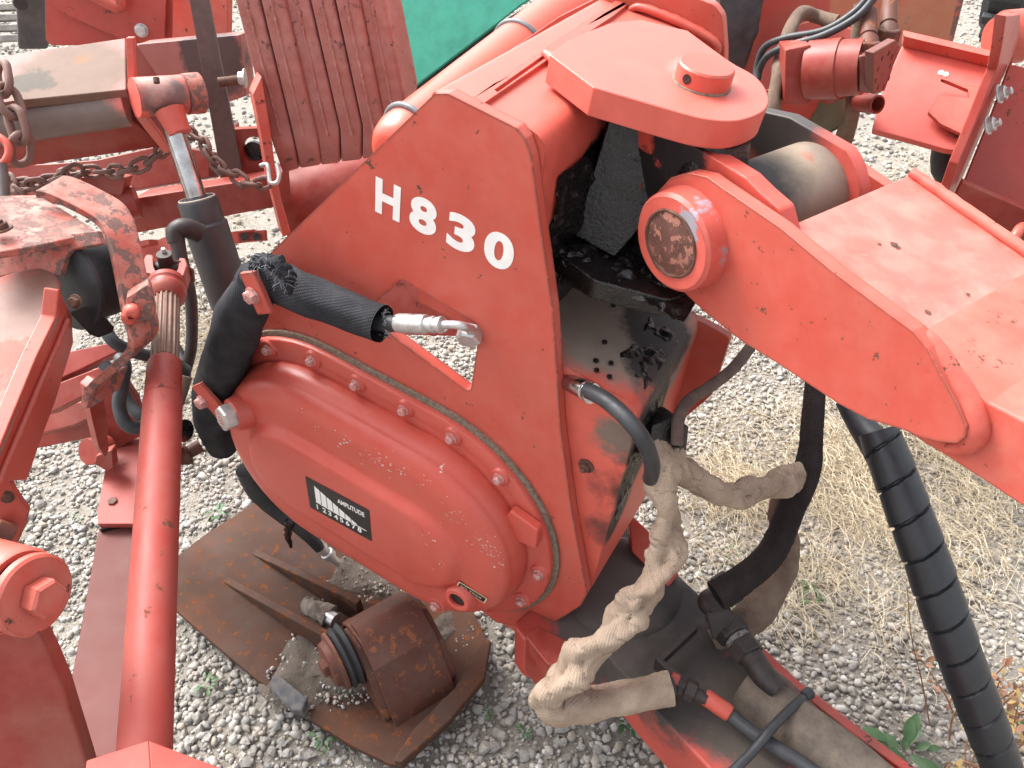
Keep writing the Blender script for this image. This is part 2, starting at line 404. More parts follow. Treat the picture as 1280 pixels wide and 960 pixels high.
# upper hinge plate
HT = Fr(m(0, .234, 0), EE, DD, VV)
hp = [(687, 68), (708, 52), (738, 38), (764, 28), (800, 24), (860, 38), (912, 76), (940, 92), (955, 107), (961, 123), (958, 135), (945, 144), (925, 150), (902, 151), (870, 146), (820, 132), (742, 109)]
greasy_rim = masked('hinge_paint', (.51, .086, .062), [(tuple(HT.at(905, 152, -.06)), .046, .006, (.035, .028, .026), .03), (tuple(HT.at(850, 142, -.055)), .034, .006, (.035, .028, .026), .02), (tuple(HT.at(945, 140, -.055)), .034, .006, (.045, .034, .03), .02),
    (tuple(HT.at(878, 90)), .042, .008, (.30, .20, .16), .015)], seed=8, edge=.5)
hp = hp[:5] + [(a, b) for a, b in spline(hp[5:16], 4)] + [hp[16]]
slab('hinge_plate', hp, HT, .037, greasy_rim, frame, bev=.002)
tub('weld_bead', [HT.at(u, v, -.034) for u, v in [(681, 66), (700, 80), (722, 96), (740, 112), (746, 122)]], [.006, .008, .0085, .008, .005], RED_L, frame, 8, 8,
    fn=lambda s, a: 1 + .25 * noise.noise(Vector((s * 160, a, 2))))
pc = HT.at(877, 104); pin = m(0, 0, 0)
hpin = obj('hinge_pin', lathe(NB(), pc - VV * .03, VV, [(0, .036), (.052, .036), (.0545, .0335)], 40), RED, frame)
ax = (CAM - pc); ax = (ax - VV * ax.dot(VV)).normalized(); sx = VV.cross(ax)
ha = (ax * math.cos(.55) - sx * math.sin(.55)).normalized()
obj('cross_hole', lathe(NB(), pc + VV * .012 + ha * .030, ha, [(0, .0062), (.0066, .0062)], 18), GREASE, frame)
obj('pin_dirt', lathe(NB(), pc + VV * -.002, VV, [(0, .0385), (.0035, .0375), (.0045, .0358)], 40), TAN, frame)
# lower hinge plate, thick with grease
HL = Fr(m(0, -.005, 0), EE, DD, VV)
lp = [m(.12, -.005, .085), m(.20, -.005, .06), m(.30, -.005, .09), m(.335, -.005, .17), m(.31, -.005, .26), m(.22, -.005, .33), m(.12, -.005, .33)]
obj('lower_hinge_plate', prism(NB(), [rnd(lp, .03)], -VV * .032), GREASE, frame, .003)
def smear(fn, n, par, amp=.012, bias=.1, f=22, seed=0, name='grease_smear', mat=None):
    """a packed, uneven coat: fn(a, b) gives a point and its normal for a, b in 0..1"""
    bm = NB(); V_ = []
    for i in range(n + 1):
        row = []
        for j in range(n + 1):
            a, b = i / n, j / n; P_, N_ = fn(a, b); edge = min(a, 1 - a, b, 1 - b) * 4
            h = noise.noise(P_ * f + Vector((seed, 0, 0))) * .6 + abs(noise.noise(P_ * f * 2.7)) * .7 + noise.noise(P_ * f * 6) * .25
            row.append(bm.verts.new(P_ + N_ * (amp * (h + bias + min(0, edge - 1) * .9))))
        V_.append(row)
    for i in range(n):
        for j in range(n): bm.faces.new((V_[i][j], V_[i + 1][j], V_[i + 1][j + 1], V_[i][j + 1]))
    bmesh.ops.recalc_face_normals(bm, faces=bm.faces[:]); return obj(name, bm, mat or GREASE, par, ang=180)
smear(lambda a, b: (m(.115 + .215 * a, -.006, .075 + .24 * b), VV), 60, frame, .016, .25)
smear(lambda a, b: (m(.127 + .004 * a, .14 - .14 * a - .02, .06 + .2 * b), EE), 44, frame, .012, .15, seed=4)
slab('inner_web', [(390, 300), (630, 300), (650, 424), (560, 420), (480, 418), (400, 412)], M.shift(-.16), .012, RED_B, frame, bev=.001)
# lower housing behind the side plate
hsg = [m(.08, -.13), m(.325, -.14), m(.335, -.30), m(.351, -.594), m(.29, -.765), m(.08, -.75)]
hsg = [p + DD * .0195 for p in rnd(hsg, [.01, .035, .02, .02, .01, .01], 6)]
hmat = masked('housing_paint', (.50, .080, .055), [
    (tuple(m(.23, -.14, .17)), .135, .02, (.31, .25, .205), .06), (tuple(m(.285, -.14, .19)), .065, .012, (.035, .03, .03), .06), (tuple(m(.31, -.14, .12)), .05, .012, (.03, .026, .026), .05),
    (tuple(m(.335, -.22, .09)), .075, .008, (.010, .009, .010), .04), (tuple(m(.34, -.33, .08)), .07, .010, (.012, .01, .011), .03), (tuple(m(.34, -.43, .06)), .05, .012, (.02, .015, .015), .03),
    (tuple(m(.33, -.18, .09)), .05, .02, (.05, .04, .04), .05), (tuple(m(.30, -.22, .02)), .035, .01, (.20, .14, .11), .05)], seed=13)
obj('lower_housing', prism(NB(), [hsg], DD * .25), hmat, frame)
fl = [m(.335, -.15, .27), m(.378, -.155, .27), m(.388, -.28, .27), m(.36, -.36, .27), m(.33, -.40, .27), m(.28, -.38, .27), m(.28, -.15, .27)]
obj('end_flange', prism(NB(), [rnd(fl, .008)], DD * .016), RED, frame, .0015)
B_STUD = bolt_mesh('stud', DARK, .009, .007, .012, .002, stud=.028)
bolt(B_STUD, m(.126, .035, .13) - VV * .115, EE, frame, 'stud_bolt')
B_RST = bolt_mesh('rb', RUSTP, .0085, .007, .013, .003, stud=.004)
bolt(B_RST, M.at(733, 582, -.0195 + .0005), -DD, frame)
for (u, v) in ((767, 381), (756, 427), (764, 453), (745, 450), (746, 462), (762, 470)):
    c = Fr(m(0, -.14, 0), EE, DD, VV).at(u, v, .0078)
    obj('bolt_hole', lathe(NB(), c - VV * .002, VV, [(0, .0042), (.0026, .004)], 14), GREASE, frame)
smear(lambda a, b: (m(.245 + .07 * a, -.1385 - .0025 * a, .06 + .17 * b), VV), 44, frame, .009, .22, seed=7)
smear(lambda a, b: (m(.3275 + .010 * a, -.17 - .17 * a, .025 + .12 * b), EE), 44, frame, .009, .2, seed=9)
smear(lambda a, b: (m(.337 + .008 * a, -.33 - .14 * a, .02 + .09 * b), EE), 40, frame, .007, -.05, seed=12)
# bottom lug and rusty bare foot of the side plate
slab('bottom_lug', [(600, 762), (640, 760), (676, 786), (668, 800), (660, 800)], Fr(m(0, 0, .021), EE, VV, -DD), .02, RED_L, frame, r=.003, bev=.002)
cyl('bottom_boss', m(.27, -.80, .03), m(.27, -.80, .16), .05, RED_SHADED, frame, prof=[(0, .032), (.0, .05), (.13, .05)])

# ------------------------------------------------------------------ gear cover
A_, B_ = (-.21, -.59), (.02, -.59)
def stad(r, cx0=A_, cx1=B_, n=22, dx0=0, dx1=0):
    L = []
    for k in range(n + 1):
        a = math.pi / 2 + math.pi * k / n; L.append((cx0[0] + dx0 + r * math.cos(a), cx0[1] + r * math.sin(a)))
    for k in range(n + 1):
        a = -math.pi / 2 + math.pi * k / n; L.append((cx1[0] + dx1 + r * math.cos(a), cx1[1] + r * math.sin(a)))
    return L
def loft(bm, stack, cap=True):
    rings = [[bm.verts.new(m(e, v, -h)) for e, v in pts] for h, pts in stack]
    for i in range(len(rings) - 1):
        n = len(rings[i])
        for k in range(n): bm.faces.new((rings[i][k], rings[i][(k + 1) % n], rings[i + 1][(k + 1) % n], rings[i + 1][k]))
    if cap: bm.faces.new(rings[-1])
    bmesh.ops.recalc_face_normals(bm, faces=bm.faces[:]); return bm
gask = obj('gasket', loft(NB(), [(0.0005, stad(.272)), (.006, stad(.272)), (.007, stad(.266))]), TAN, frame)
st = [(.006, stad(.262)), (.016, stad(.262)), (.0185, stad(.2595)), (.0185, stad(.232))]
st += [(.0185 + .004 * k / 3, stad(.2305 - .006 * (1 - math.cos(k / 3 * math.pi / 2)) * 1 - .002 * k)) for k in range(1, 4)]
R0, R1 = .221, .206
st += [(.03, stad(R0)), (.055, stad(R1 + .006))]
for k in range(0, 11):                                # broad rounded shoulder
    a = math.pi / 2 * k / 10; st.append((.058 + .030 * math.sin(a), stad(R1 + .004 - .050 * (1 - math.cos(a)))))
st += [(.0895, stad(.132))]
for k in range(0, 6):                                 # valley, then the raised field
    a = k / 5; st.append((.0895 + .016 * (a * a * (3 - 2 * a)), stad(.118 - .022 * a, dx0=-.02 + .0, dx1=.012)))
st += [(.1065, stad(.088, dx0=-.02, dx1=.012)), (.1068, stad(.04, dx0=-.02, dx1=.012))]
cover = obj('gear_cover', loft(NB(), st), RED_H, frame, ang=50)
# lugs and bolts round the rim
B_COV = bolt_mesh('cov', ZINC_R, .0078, .0075, .0105, .002, dish=.0005)
def rim(a0, side):
    c = A_ if side == 0 else B_; return c[0] + .243 * math.cos(a0), c[1] + .243 * math.sin(a0)
bl = [(-.236, -.350), (-.140, -.350), (-.040, -.348), (.056, -.352)] + [rim(math.radians(x), 1) for x in (57, 30, 4, -22, -82)] + [rim(math.radians(x), 0) for x in (122, 147, 230)]
for i, (e, v) in enumerate(bl):
    bm = NB(); lathe(bm, m(e, v, -.018), -DD, [(0, .019), (.005, .0165), (.006, .014)], 24)
    obj('bolt_pad', bm, RED_H, cover)
    bolt(B_COV, m(e, v, -.024), -DD, cover, ph=i * .7)
lug = obj('cast_lug', prism(NB(), [rnd([m(.19, -.43, -.0185), m(.245, -.44, -.0185), m(.25, -.49, -.0185), m(.205, -.50, -.0185), m(.18, -.46, -.0185)], .006)], -DD * .02), RED_H, cover, .004)
# sight hole with its round boss, filler bolt, drain lobe
from mathutils.bvhtree import BVHTree
bmc = NB(); bmc.from_mesh(cover.data); bvh = BVHTree.FromBMesh(bmc); bmc.free(); cOrg = ORG[cover.name]
def oncover(u, v):
    h = bvh.ray_cast(CAM - cOrg, ray(u, v)); n_ = h[1]
    return h[0] + cOrg, (n_ if n_.dot(ray(u, v)) < 0 else -n_)
q, qn = oncover(577, 743); qa = (-DD + VV * .08).normalized()
obj('sight_boss', lathe(NB(), q - qa * .03, qa, [(0, .036), (.032, .031), (.045, .026), (.047, .024), (.047, .0165), (.040, .0165)], 30, caps=False), RED_H, cover)
obj('sight_glass', lathe(NB(), q + qa * .008, qa, [(0, .0166), (.003, .0160)], 24), BLACKL, cover)
q, qn = oncover(546, 752)
obj('drain_boss', lathe(NB(), q + DD * .055 - VV * .012, -DD, [(0, .024), (.05, .021), (.056, .018)], 24), RED_H, cover); bolt(B_COV, q - DD * .002 - VV * .012, -DD, cover)
B_BIG = bolt_mesh('big', ZINC, .0255, .026, .0, .0, dish=.0006)
q = M.at(290, 519, .105); axb = (-DD * .93 - EE * .30 + VV * .10).normalized()
obj('filler_boss', lathe(NB(), q - axb * .055, axb, [(0, .042), (.03, .036), (.046, .033), (.055, .031)], 30), RED_H, cover)
bb = bolt(B_BIG, q - axb * .004, axb, cover, 'filler_bolt', ph=.3, label='large bright zinc hexagon bolt')
for k in range(4):
    o_ = q + axb * .0226 + basis(axb)[0] * (-.008 + .003 * k) + basis(axb)[1] * (.010 - .006 * k)
    obj('paint_smear', tube(NB(), [o_, o_ + basis(axb)[0] * .009 + basis(axb)[1] * .003], [.0016, .001], 6, 2), RED, cover)
# amplitude plate: flat print, scratched
LB = M.shift(.1072)
P4 = [LB.at(u, v) for u, v in [(387, 598), (467, 641), (466, 677), (388, 634)]]
lex = (P4[1] - P4[0]).normalized(); ley = M.n.cross(lex) * 1.0
LW = (P4[1] - P4[0]).length; LH = ((P4[0] - P4[3]).length + (P4[1] - P4[2]).length) / 2
ley = (P4[0] - P4[3]); ley = (ley - lex * ley.dot(lex)).normalized()
lo = P4[3] + M.n * 0
def lp_(a, b, c=0): return lo + lex * (a * LW) + ley * (b * LH) + M.n * c
obj('amplitude_label', prism(NB(), [rnd([lp_(0, 0), lp_(1, 0), lp_(1, 1), lp_(0, 1)], .002)], M.n * .0007), BLACKL, cover)
for k in range(7):
    x = .13 + k * .095; h0 = .50 * (1 - k / 7.6); h1 = .50 * (1 - (k + 1) / 7.6)
    y0 = .34 - .01 * k
    obj('amplitude_bar', prism(NB(), [[lp_(x, y0, .0007), lp_(x + .082, y0, .0007), lp_(x + .082, y0 + h1, .0007), lp_(x, y0 + h0, .0007)]], M.n * .0003), WHITE, cover)
obj('amplitude_line', prism(NB(), [[lp_(.12, .315, .0007), lp_(.93, .255, .0007), lp_(.93, .275, .0007), lp_(.12, .335, .0007)]], M.n * .0003), WHITE, cover)
for k in range(8):
    text('lettering', str(k + 1), lp_(.125 + k * .095, .10, .0007), lex, ley, LH * .15, WHITE, cover, off=.02, depth=.0003)
text('lettering', 'AMPLITUDE', lp_(.50, .70, .0007), lex, ley, LH * .14, WHITE, cover, off=.02, wscale=LW * .42, depth=.0003)
# NO TREX style small plate near the sight glass
(o0, n0), (o1, n1), (o2, n2) = oncover(573, 731), oncover(606, 751), oncover(589, 735)
lex = (o1 - o0).normalized(); LW = (o1 - o0).length; ln_ = n2; ley = ln_.cross(lex).normalized(); LH = .0155; lo = o0 + ln_ * .0015 + (o2 - (o0 + o1) / 2).project(ln_)
M_n = M.n; M.n = ln_
sw = simple('label_border', (.62, .5, .33), .5)
obj('oil_label', prism(NB(), [rnd([lp_(-.04, -.12), lp_(1.04, -.12), lp_(1.04, 1.12), lp_(-.04, 1.12)], .003)], M.n * .0007), sw, cover)
obj('oil_label_field', prism(NB(), [rnd([lp_(0.01, .0, .0007), lp_(.99, .0, .0007), lp_(.99, 1, .0007), lp_(0.01, 1, .0007)], .0025)], M.n * .0003), BLACKL, cover)
text('lettering', 'SO TREX', lp_(.08, .3, .001), lex, ley, LH * .42, sw, cover, wscale=LW * .8, depth=.0002); M.n = M_n
# flaked spots on the shoulder: chips with their own shapes
CH = simple('primer_chip', (.62, .50, .45), .7)
def chip(px, off, n_, sp, s0, parent, mat=CH, nrm=None):
    bm = NB()
    for i in range(n_):
        c = M.at(px[0] + random.gauss(0, sp), px[1] + random.gauss(0, sp * .7), off); r = s0 * random.uniform(.4, 1.2); L = []
        a0 = random.random() * 6
        for k in range(6):
            a = a0 + k * math.pi / 3; L.append(c + EE * math.cos(a) * r * random.uniform(.5, 1.6) + VV * math.sin(a) * r * random.uniform(.3, .9))
        bm.faces.new([bm.verts.new(p) for p in L])
    return bm
CHIPS = [((395, 536), 3, 5, .0018), ((432, 550), 6, 7, .0028), ((470, 573), 10, 9, .003), ((497, 588), 6, 6, .0025), ((523, 604), 4, 8, .002), ((562, 640), 5, 8, .002), ((575, 648), 5, 6, .0022),
         ((601, 675), 8, 7, .0024), ((612, 690), 12, 7, .0022), ((625, 706), 7, 6, .002), ((540, 675), 4, 7, .0022), ((480, 582), 4, 14, .0014), ((372, 513), 2, 3, .0014), ((550, 705), 4, 4, .0022)]

bm = NB()
for (pu, pv), n_, sp_, s0_ in [(a, b, c, d) for a, b, c, d in CHIPS]:
    for i in range(n_ * 2):
        u, v = pu + random.gauss(0, sp_), pv + random.gauss(0, sp_ * .7); L = []; r_ = s0_ * random.uniform(.2, .9) * 900 / 1.35; a0 = random.random() * 6; sk_ = random.uniform(.3, 1)
        for k in range(7):
            a = a0 + k * 2 * math.pi / 7; rr = r_ * random.uniform(.4, 1.5)
            hit = bvh.ray_cast(CAM - cOrg, ray(u + rr * math.cos(a), v + rr * sk_ * math.sin(a) + .4 * rr * math.cos(a)))
            if hit[0] is not None: L.append(hit[0] + cOrg + hit[1] * .0004 * (1 if hit[1].dot(ray(u, v)) < 0 else -1))
        if len(L) == 7: bm.faces.new([bm.verts.new(x) for x in L])
bmesh.ops.triangulate(bm, faces=bm.faces[:])
obj('paint_chip', bm, CH, cover)['kind'] = 'stuff'

# ================================================================== boom swung to the right
AZB = math.radians(55); CC = Vector((math.sin(AZB), math.cos(AZB), 0)); bt = math.radians(10)
BD = Vector((math.cos(AZB) * math.cos(bt), -math.sin(AZB) * math.cos(bt), -math.sin(bt))); BU = CC.cross(BD) * -1
if BU.z < 0: BU = -BU
bo = W(840, 300, 1.0); BF = Fr(bo, BD, BU, -CC)       # face of the pivot boss
boom = thing('loader_boom', 'heavy red boom arm running off to the right from its rusty round pivot pin', 'boom', bo + CC * .15)
ck = [(838, 222), (862, 216), (884, 221), (905, 236), (975, 284), (1040, 338), (1105, 387), (1142, 414), (1160, 436), (1183, 480), (1197, 505), (1209, 533), (1207, 547), (1196, 555), (1172, 553), (1149, 547),
      (1130, 538), (1083, 524), (1049, 506), (1005, 477), (974, 456), (927, 427), (880, 390), (855, 366), (815, 340), (803, 300), (812, 250)]
slab('cheek_plate', ck, BF, .02, RED_E, boom, w=-.03, r=.006, bev=.0015)
fc = [(978, 178), (1000, 173), (1022, 177), (1060, 201), (1160, 268), (1280, 350), (1420, 452), (1420, 560), (1200, 470), (1080, 400), (1000, 330), (970, 260)]
slab('cheek_plate', fc, BF, .02, RED, boom, w=-.315, r=.02, bev=.0015)
# pivot boss
cb = BF.at(838, 305)
bossm = masked('boss_paint', (.51, .086, .062), [(tuple(cb + BU * .035 + CC * .02 + BD * .02), .026, .004, (.36, .33, .38), .06), (tuple(cb + BU * .01 + CC * .03 + BD * .05), .022, .004, (.34, .30, .33), .06)], seed=29, edge=.9)
obj('pivot_boss', lathe(NB(), cb + CC * .045, -CC, [(0, .072), (.012, .067), (.03, .0655), (.040, .0648), (.045, .060), (.0452, .0425), (.041, .0415)], 56, caps=False), bossm, boom)
bm = lathe(NB(), cb + CC * .012, -CC, [(0, .0420), (.0118, .0420), (.0128, .040)], 40)
obj('pivot_pin', bm, paint('pin_rust', c1=(.13, .045, .03), c2=(.07, .03, .022), chips=.55, rust=(.26, .11, .08), dirt=.4, dirtc=(.04, .025, .02), rough=.75, lump=.9, sc=1.6, seed=151), boom)
tub('wear_ring', [cb - CC * .0002 + (BD * math.cos(a) + BU * math.sin(a)) * .0432 for a in [k * math.pi / 14 for k in range(28)]], .0022, RUSTP, boom, 8, 2, closed=True,
    fn=lambda s, a: 1 + .8 * noise.noise(Vector((s * 60, a, 1))))
# top plate between the cheeks and the box behind it
a1, a2 = BF.at(972, 286, -.052), BF.at(1160, 440, -.052)
dv = (a2 - a1).normalized(); TPF = Fr(a1, dv, CC)
if TPF.n.z < 0: TPF.n = -TPF.n
a3 = a1 + dv * .9
topm = paint('boom_top_paint', c1=(.54, .115, .09), c2=(.50, .095, .072), fade=.45, fadec=(.60, .28, .23), chips=.3, rust=(.22, .13, .11), dirt=.15, dirtc=(.5, .35, .3), rough=.42, seed=71, spots=.74)
slab3('top_plate', [a1 - TPF.n * .004, a3 - TPF.n * .004, a3 + CC * .262 - TPF.n * .004, a1 + CC * .262 - TPF.n * .004], -TPF.n * .014, topm, boom)
b1 = [BF.at(u, v, -.051) for u, v in [(1095, 398), (1160, 443), (1236, 503), (1283, 527), (1420, 600), (1420, 722), (1283, 637), (1192, 577), (1140, 545), (1050, 490)]]
slab3('box_section', b1, CC * .262, RED_L, boom, r=.012, bev=.004)
wl = [BF.at(u, v, -.047) for u, v in [(1128, 408), (1150, 418), (1168, 436), (1187, 466), (1202, 490), (1216, 517), (1219, 540), (1207, 556), (1185, 561)]]
tub('weld_bead', wl, [.005, .009, .011, .012, .013, .014, .014, .011, .006], RED_L, boom, 12, 8, fn=lambda s, a: 1 + .06 * noise.noise(Vector((s * 90, a, 5))))
tub('weld_bead', [a1 + CC * .258 + dv * x for x in (0.0, .06, .2, .4, .6)], [.007, .008, .008, .007, .006], RED_L, boom, 8, 8, fn=lambda s, a: 1 + .2 * noise.noise(Vector((s * 90, a, 9))))
bm = NB()                                             # rust pits on the boom's top corner
for (u, v, r) in ((1174, 428, .004), (1183, 437, .0035), (1190, 459, .007), (1197, 466, .006), (1199, 452, .005), (1204, 463, .003), (1213, 470, .004), (1243, 499, .004), (1268, 500, .007), (1276, 512, .013), (1271, 518, .010), (1262, 508, .004), (1112, 392, .006), (1120, 402, .005), (1132, 411, .004), (1193, 448, .003), (1250, 412, .003), (1255, 405, .004), (1118, 306, .005), (1123, 309, .004), (1099, 305, .003), (1210, 368, .003), (1160, 390, .004)):
    c = TPF.at(u, v, -.0034) if v < 440 else BF.at(u, v, -.029)
    fx, fy, fn_ = (TPF.x, CC, TPF.n) if v < 440 else (BD, BU, -CC)
    if v >= 440: c = TPF.at(u, v, -.0032)
    fx, fy = TPF.x, CC
    a0 = random.random() * 6
    bm.faces.new([bm.verts.new(c + fx * math.cos(a0 + k * .785) * r * random.uniform(.6, 1.3) + fy * math.sin(a0 + k * .785) * r * random.uniform(.5, 1.1) * 1.2) for k in range(8)])
obj('rust_pit', bm, RUSTP, boom)['kind'] = 'stuff'

# ------------------------------------------------------------------ knuckle between the frame and the boom
kn = thing('swing_knuckle', 'grease blackened swing knuckle with a horizontal barrel held between the hinge plates', 'hinge knuckle', m(.21, .1, .25))
sw_ax = m(.211, .0, .249)
obj('swing_post', lathe(NB(), m(.211, -.005, .249), VV, [(0, .075), (.02, .068), (.16, .06), (.195, .05)], 40), GREASE, kn)
km = masked('knuckle_paint', (.48, .06, .04), [(tuple(BF.at(790, 250, -.06)), .085, .004, (.012, .010, .011), .05), (tuple(BF.at(850, 180, -.06)), .05, .006, (.02, .017, .018), .04), (tuple(BF.at(740, 200, -.06)), .10, .01, (.012, .010, .011), .03),
    (tuple(BF.at(790, 330, -.06)), .08, .008, (.012, .010, .011), .03)], seed=37, edge=.5)
kp = [(752, 150), (800, 158), (842, 172), (866, 182), (905, 205), (932, 222), (950, 240), (975, 262), (985, 300), (960, 340), (900, 360), (840, 350), (812, 352), (790, 335), (748, 300), (740, 240)]
slab('knuckle_cheek', kp, BF, .026, km, kn, w=-.058, r=.01, bev=.003)
fcn = cb + CC * .262; FL = [fcn + BD * (.084 * math.cos(t_)) + BU * (.084 * math.sin(t_)) for t_ in [math.radians(x) for x in range(-100, 71, 10)]] + [fcn + BU * .074 - BD * .07, fcn + BU * .045 - BD * .16, fcn - BU * .05 - BD * .16, fcn - BU * .084 - BD * .05]
obj('knuckle_cheek', prism(NB(), [FL], CC * .022), masked('knuckle_far', (.46, .07, .052), [(tuple(fcn - BD * .09 + BU * .06), .075, .02, (.05, .04, .037), .04)], seed=39, edge=.7), kn, .003)
bc = cb + CC * .06
brm = masked('barrel_paint', (.20, .15, .115), [(tuple(bc + CC * .13 - BD * .02 + BU * .05), .045, .03, (.34, .26, .18), .04), (tuple(bc + CC * .165 + BU * .05), .012, .006, (.45, .10, .07), .03), (tuple(bc + CC * .05 + BU * .04), .07, .03, (.03, .025, .024), .04), (tuple(bc + CC * .20 + BU * .03), .03, .02, (.07, .055, .05), .03)], seed=43, drough=.7)
obj('barrel', lathe(NB(), bc + CC * .02, CC, [(0, .066), (.182, .066)], 48), brm, kn)
obj('grease_cap', lathe(NB(), HT.at(905, 170, -.037) - VV * .06, VV, [(0, .045), (.02, .043), (.06, .034)], 30), GREASE, kn)
bm = lathe(NB(), BF.at(797, 233, -.058), -CC, [(0, .013), (.004, .013), (.0045, .008)], 24); obj('locking_plug', bm, RED_SHADED, kn)
slab3('web_plate', [m(.13, .19, .17), m(.2, .195, .2), m(.22, .05, .16), m(.2, -.0, .12), m(.13, -.0, .13)], DD * .03, GREASE, kn, bev=.003)
def kfn(a, b): return BF.at(752 + 62 * a, 160 + 150 * b, -.0585), -CC
smear(kfn, 50, kn, .012, -.02, seed=15)

# ================================================================== hoses and sleeves round the swing head
def path(fr, L, w=0):
    """(u, v, height over the plane fr)"""
    return [fr.at(a[0], a[1], a[2]) for a in L]
def ztie(name, c, axis, r, wd, mat, parent, seg=24): return obj(name, lathe(NB(), Vector(c) - Vector(axis).normalized() * wd / 2, axis, [(0, r), (0, r + .0015), (wd, r + .0015), (wd, r)], seg, caps=False), mat, parent)
def weave(seed, amp=.05, f=14):
    return lambda s, a: 1 + amp * noise.noise(Vector((s * f + seed, math.cos(a) * 1.5, math.sin(a) * 1.5))) + amp * .5 * math.sin(s * 70 + math.cos(a + seed) * 2) * noise.noise(Vector((s * 5, seed, 1)))
# thick black sleeve in front of the plate
hz = thing('sleeved_hose', 'thick hose in a black woven sleeve clamped at the left edge of the lettered plate', 'hose', M.at(290, 420, .04))
P = path(M, [(278, 556, .02), (266, 518, .05), (275, 470, .058), (291, 425, .058), (305, 385, .058), (324, 354, .055)])
tub('sleeve', P, [.034, .040, .042, .042, .040, .036], SLEEVE_K, hz, 32, 16, fn=weave(1, .09))
P = path(M, [(312, 352, .05), (345, 352, .05), (378, 366, .052), (412, 380, .05), (445, 393, .047), (478, 405, .045)])
tub('sleeve', P, [.030, .033, .033, .031, .030, .029], SLEEVE_K, hz, 32, 16, fn=weave(4, .12), caps=False)
P = path(M, [(420, 392, .045), (470, 403, .045), (502, 405, .045)])
tub('inner_hose', P, .0125, HOSE, hz, 16, 4)
ex_ = path(M, [(497, 404, .045), (548, 406, .045)]); ax_ = (ex_[1] - ex_[0])
L_ = ax_.length
obj('crimp_ferrule', lathe(NB(), ex_[0], ax_, [(0, .0135), (.003, .0148), (L_ * .35, .0148), (L_ * .36, .014), (L_ * .42, .014), (L_ * .43, .0148), (L_ * .72, .0145), (L_ * .74, .0105), (L_ * .82, .0105), (L_ * .83, .0125), (L_ * .92, .0125), (L_ * .93, .0105), (L_ * 1.0, .0105), (L_ * 1.01, .0125), (L_ * 1.1, .0125), (L_ * 1.12, .006)], 12), ZINC, hz, .0008)
P = path(M, [(552, 406, .045), (570, 406, .045), (583, 409, .035), (590, 413, .01)])
tub('bent_pipe', P, [.0062, .0062, .0065, .0075], ZINC, hz, 16, 6)
B_NUT = bolt_mesh('nut', ZINC, .019, .022, 0, 0); bolt(B_NUT, M.at(589, 412, .002), (M.n * .9 + EE * .3 - VV * .3), hz, 'swivel_nut', ph=.4)
tub('frayed_edge', path(M, [(316, 334, .065), (322, 326, .085), (340, 328, .095), (352, 335, .095), (361, 348, .092), (362, 366, .085)]), [.006, .009, .011, .011, .01, .005], SLEEVE_K, hz, 16, 10,
    fn=lambda s, a: 1 + .8 * noise.noise(Vector((s * 120, a * 2, 3))))
bm = NB()
for i in range(90):
    c = M.at(random.uniform(312, 362), 0, 0) * 0 + M.at(*random.choice([(318, 330), (330, 326), (345, 330), (356, 340), (361, 355), (350, 345)]), .097) + Vector([random.gauss(0, .006) for _ in range(3)])
    d = Vector([random.gauss(0, .008) for _ in range(3)])
    tube(bm, [c, c + d * .5, c + d + Vector((0, 0, -.003))], .0007, 3, 2)
for i in range(50):
    c = M.at(480 + random.gauss(0, 2), random.uniform(388, 425), .06 + random.uniform(-.02, .01)); d = Vector([random.gauss(0, .004) for _ in range(3)]) + ax_.normalized() * .006
    tube(bm, [c, c + d * .5, c + d], .0006, 3, 2)
o = obj('loose_threads', bm, simple('grey_thread', (.12, .125, .14), .9), hz); o['kind'] = 'stuff'
# clamp bars
B_ZN = bolt_mesh('zn', ZINC_R, .0115, .010, .014, .002, dish=.0006)
MC = M.shift(.098)
c1 = thing('hose_clamp', 'painted flat clamp bar bolted over the upper bend of the black sleeved hose', 'clamp', MC.at(316, 366))
slab('clamp_bar', [(299, 342), (317, 340), (340, 392), (322, 394)], MC, .008, RED_E, c1, r=.002, bev=.0012); bolt(B_ZN, MC.at(316, 369, .0005), M.n, c1)
MC = M.shift(.104)
c2 = thing('hose_clamp', 'small red clamp bar low on the black sleeve beside the big bright bolt', 'clamp', MC.at(260, 500))
slab('clamp_bar', [(239, 484), (250, 479), (282, 516), (271, 524)], MC, .008, RED_E, c2, r=.002, bev=.0012); bolt(B_ZN, MC.at(253, 502, .0005), M.n, c2)
# hose hanging below the cover
h2 = thing('hose', 'worn black hose with a silver end fitting coming out under the gear cover', 'hose', M.at(380, 660, 0))
P = [M.at(u, v, w) for u, v, w in [(312, 585, .03), (325, 612, .03), (350, 638, .02), (380, 664, .01), (400, 685, 0)]]
tub('rubber_hose', P, [.030, .029, .023, .016, .0135], RUBBER, h2, 18, 8, fn=weave(8, .05, 30))
a_, b_ = M.at(396, 680, 0), M.at(436, 716, -.03)
obj('end_fitting', lathe(NB(), a_, b_ - a_, [(0, .0145), (.02, .0155), (.022, .012), (.035, .012), (.037, .016), (.052, .016), (.054, .010), (.085, .009)], 14), ZINC, h2, .0008)
tub('torn_tape', [M.at(u, v, .03) for u, v in [(362, 652), (360, 668), (364, 684)]], [.010, .008, .003], GREASE, h2, 10, 8, fn=lambda s, a: 1 + .9 * noise.noise(Vector((s * 90, a * 2, 8))))
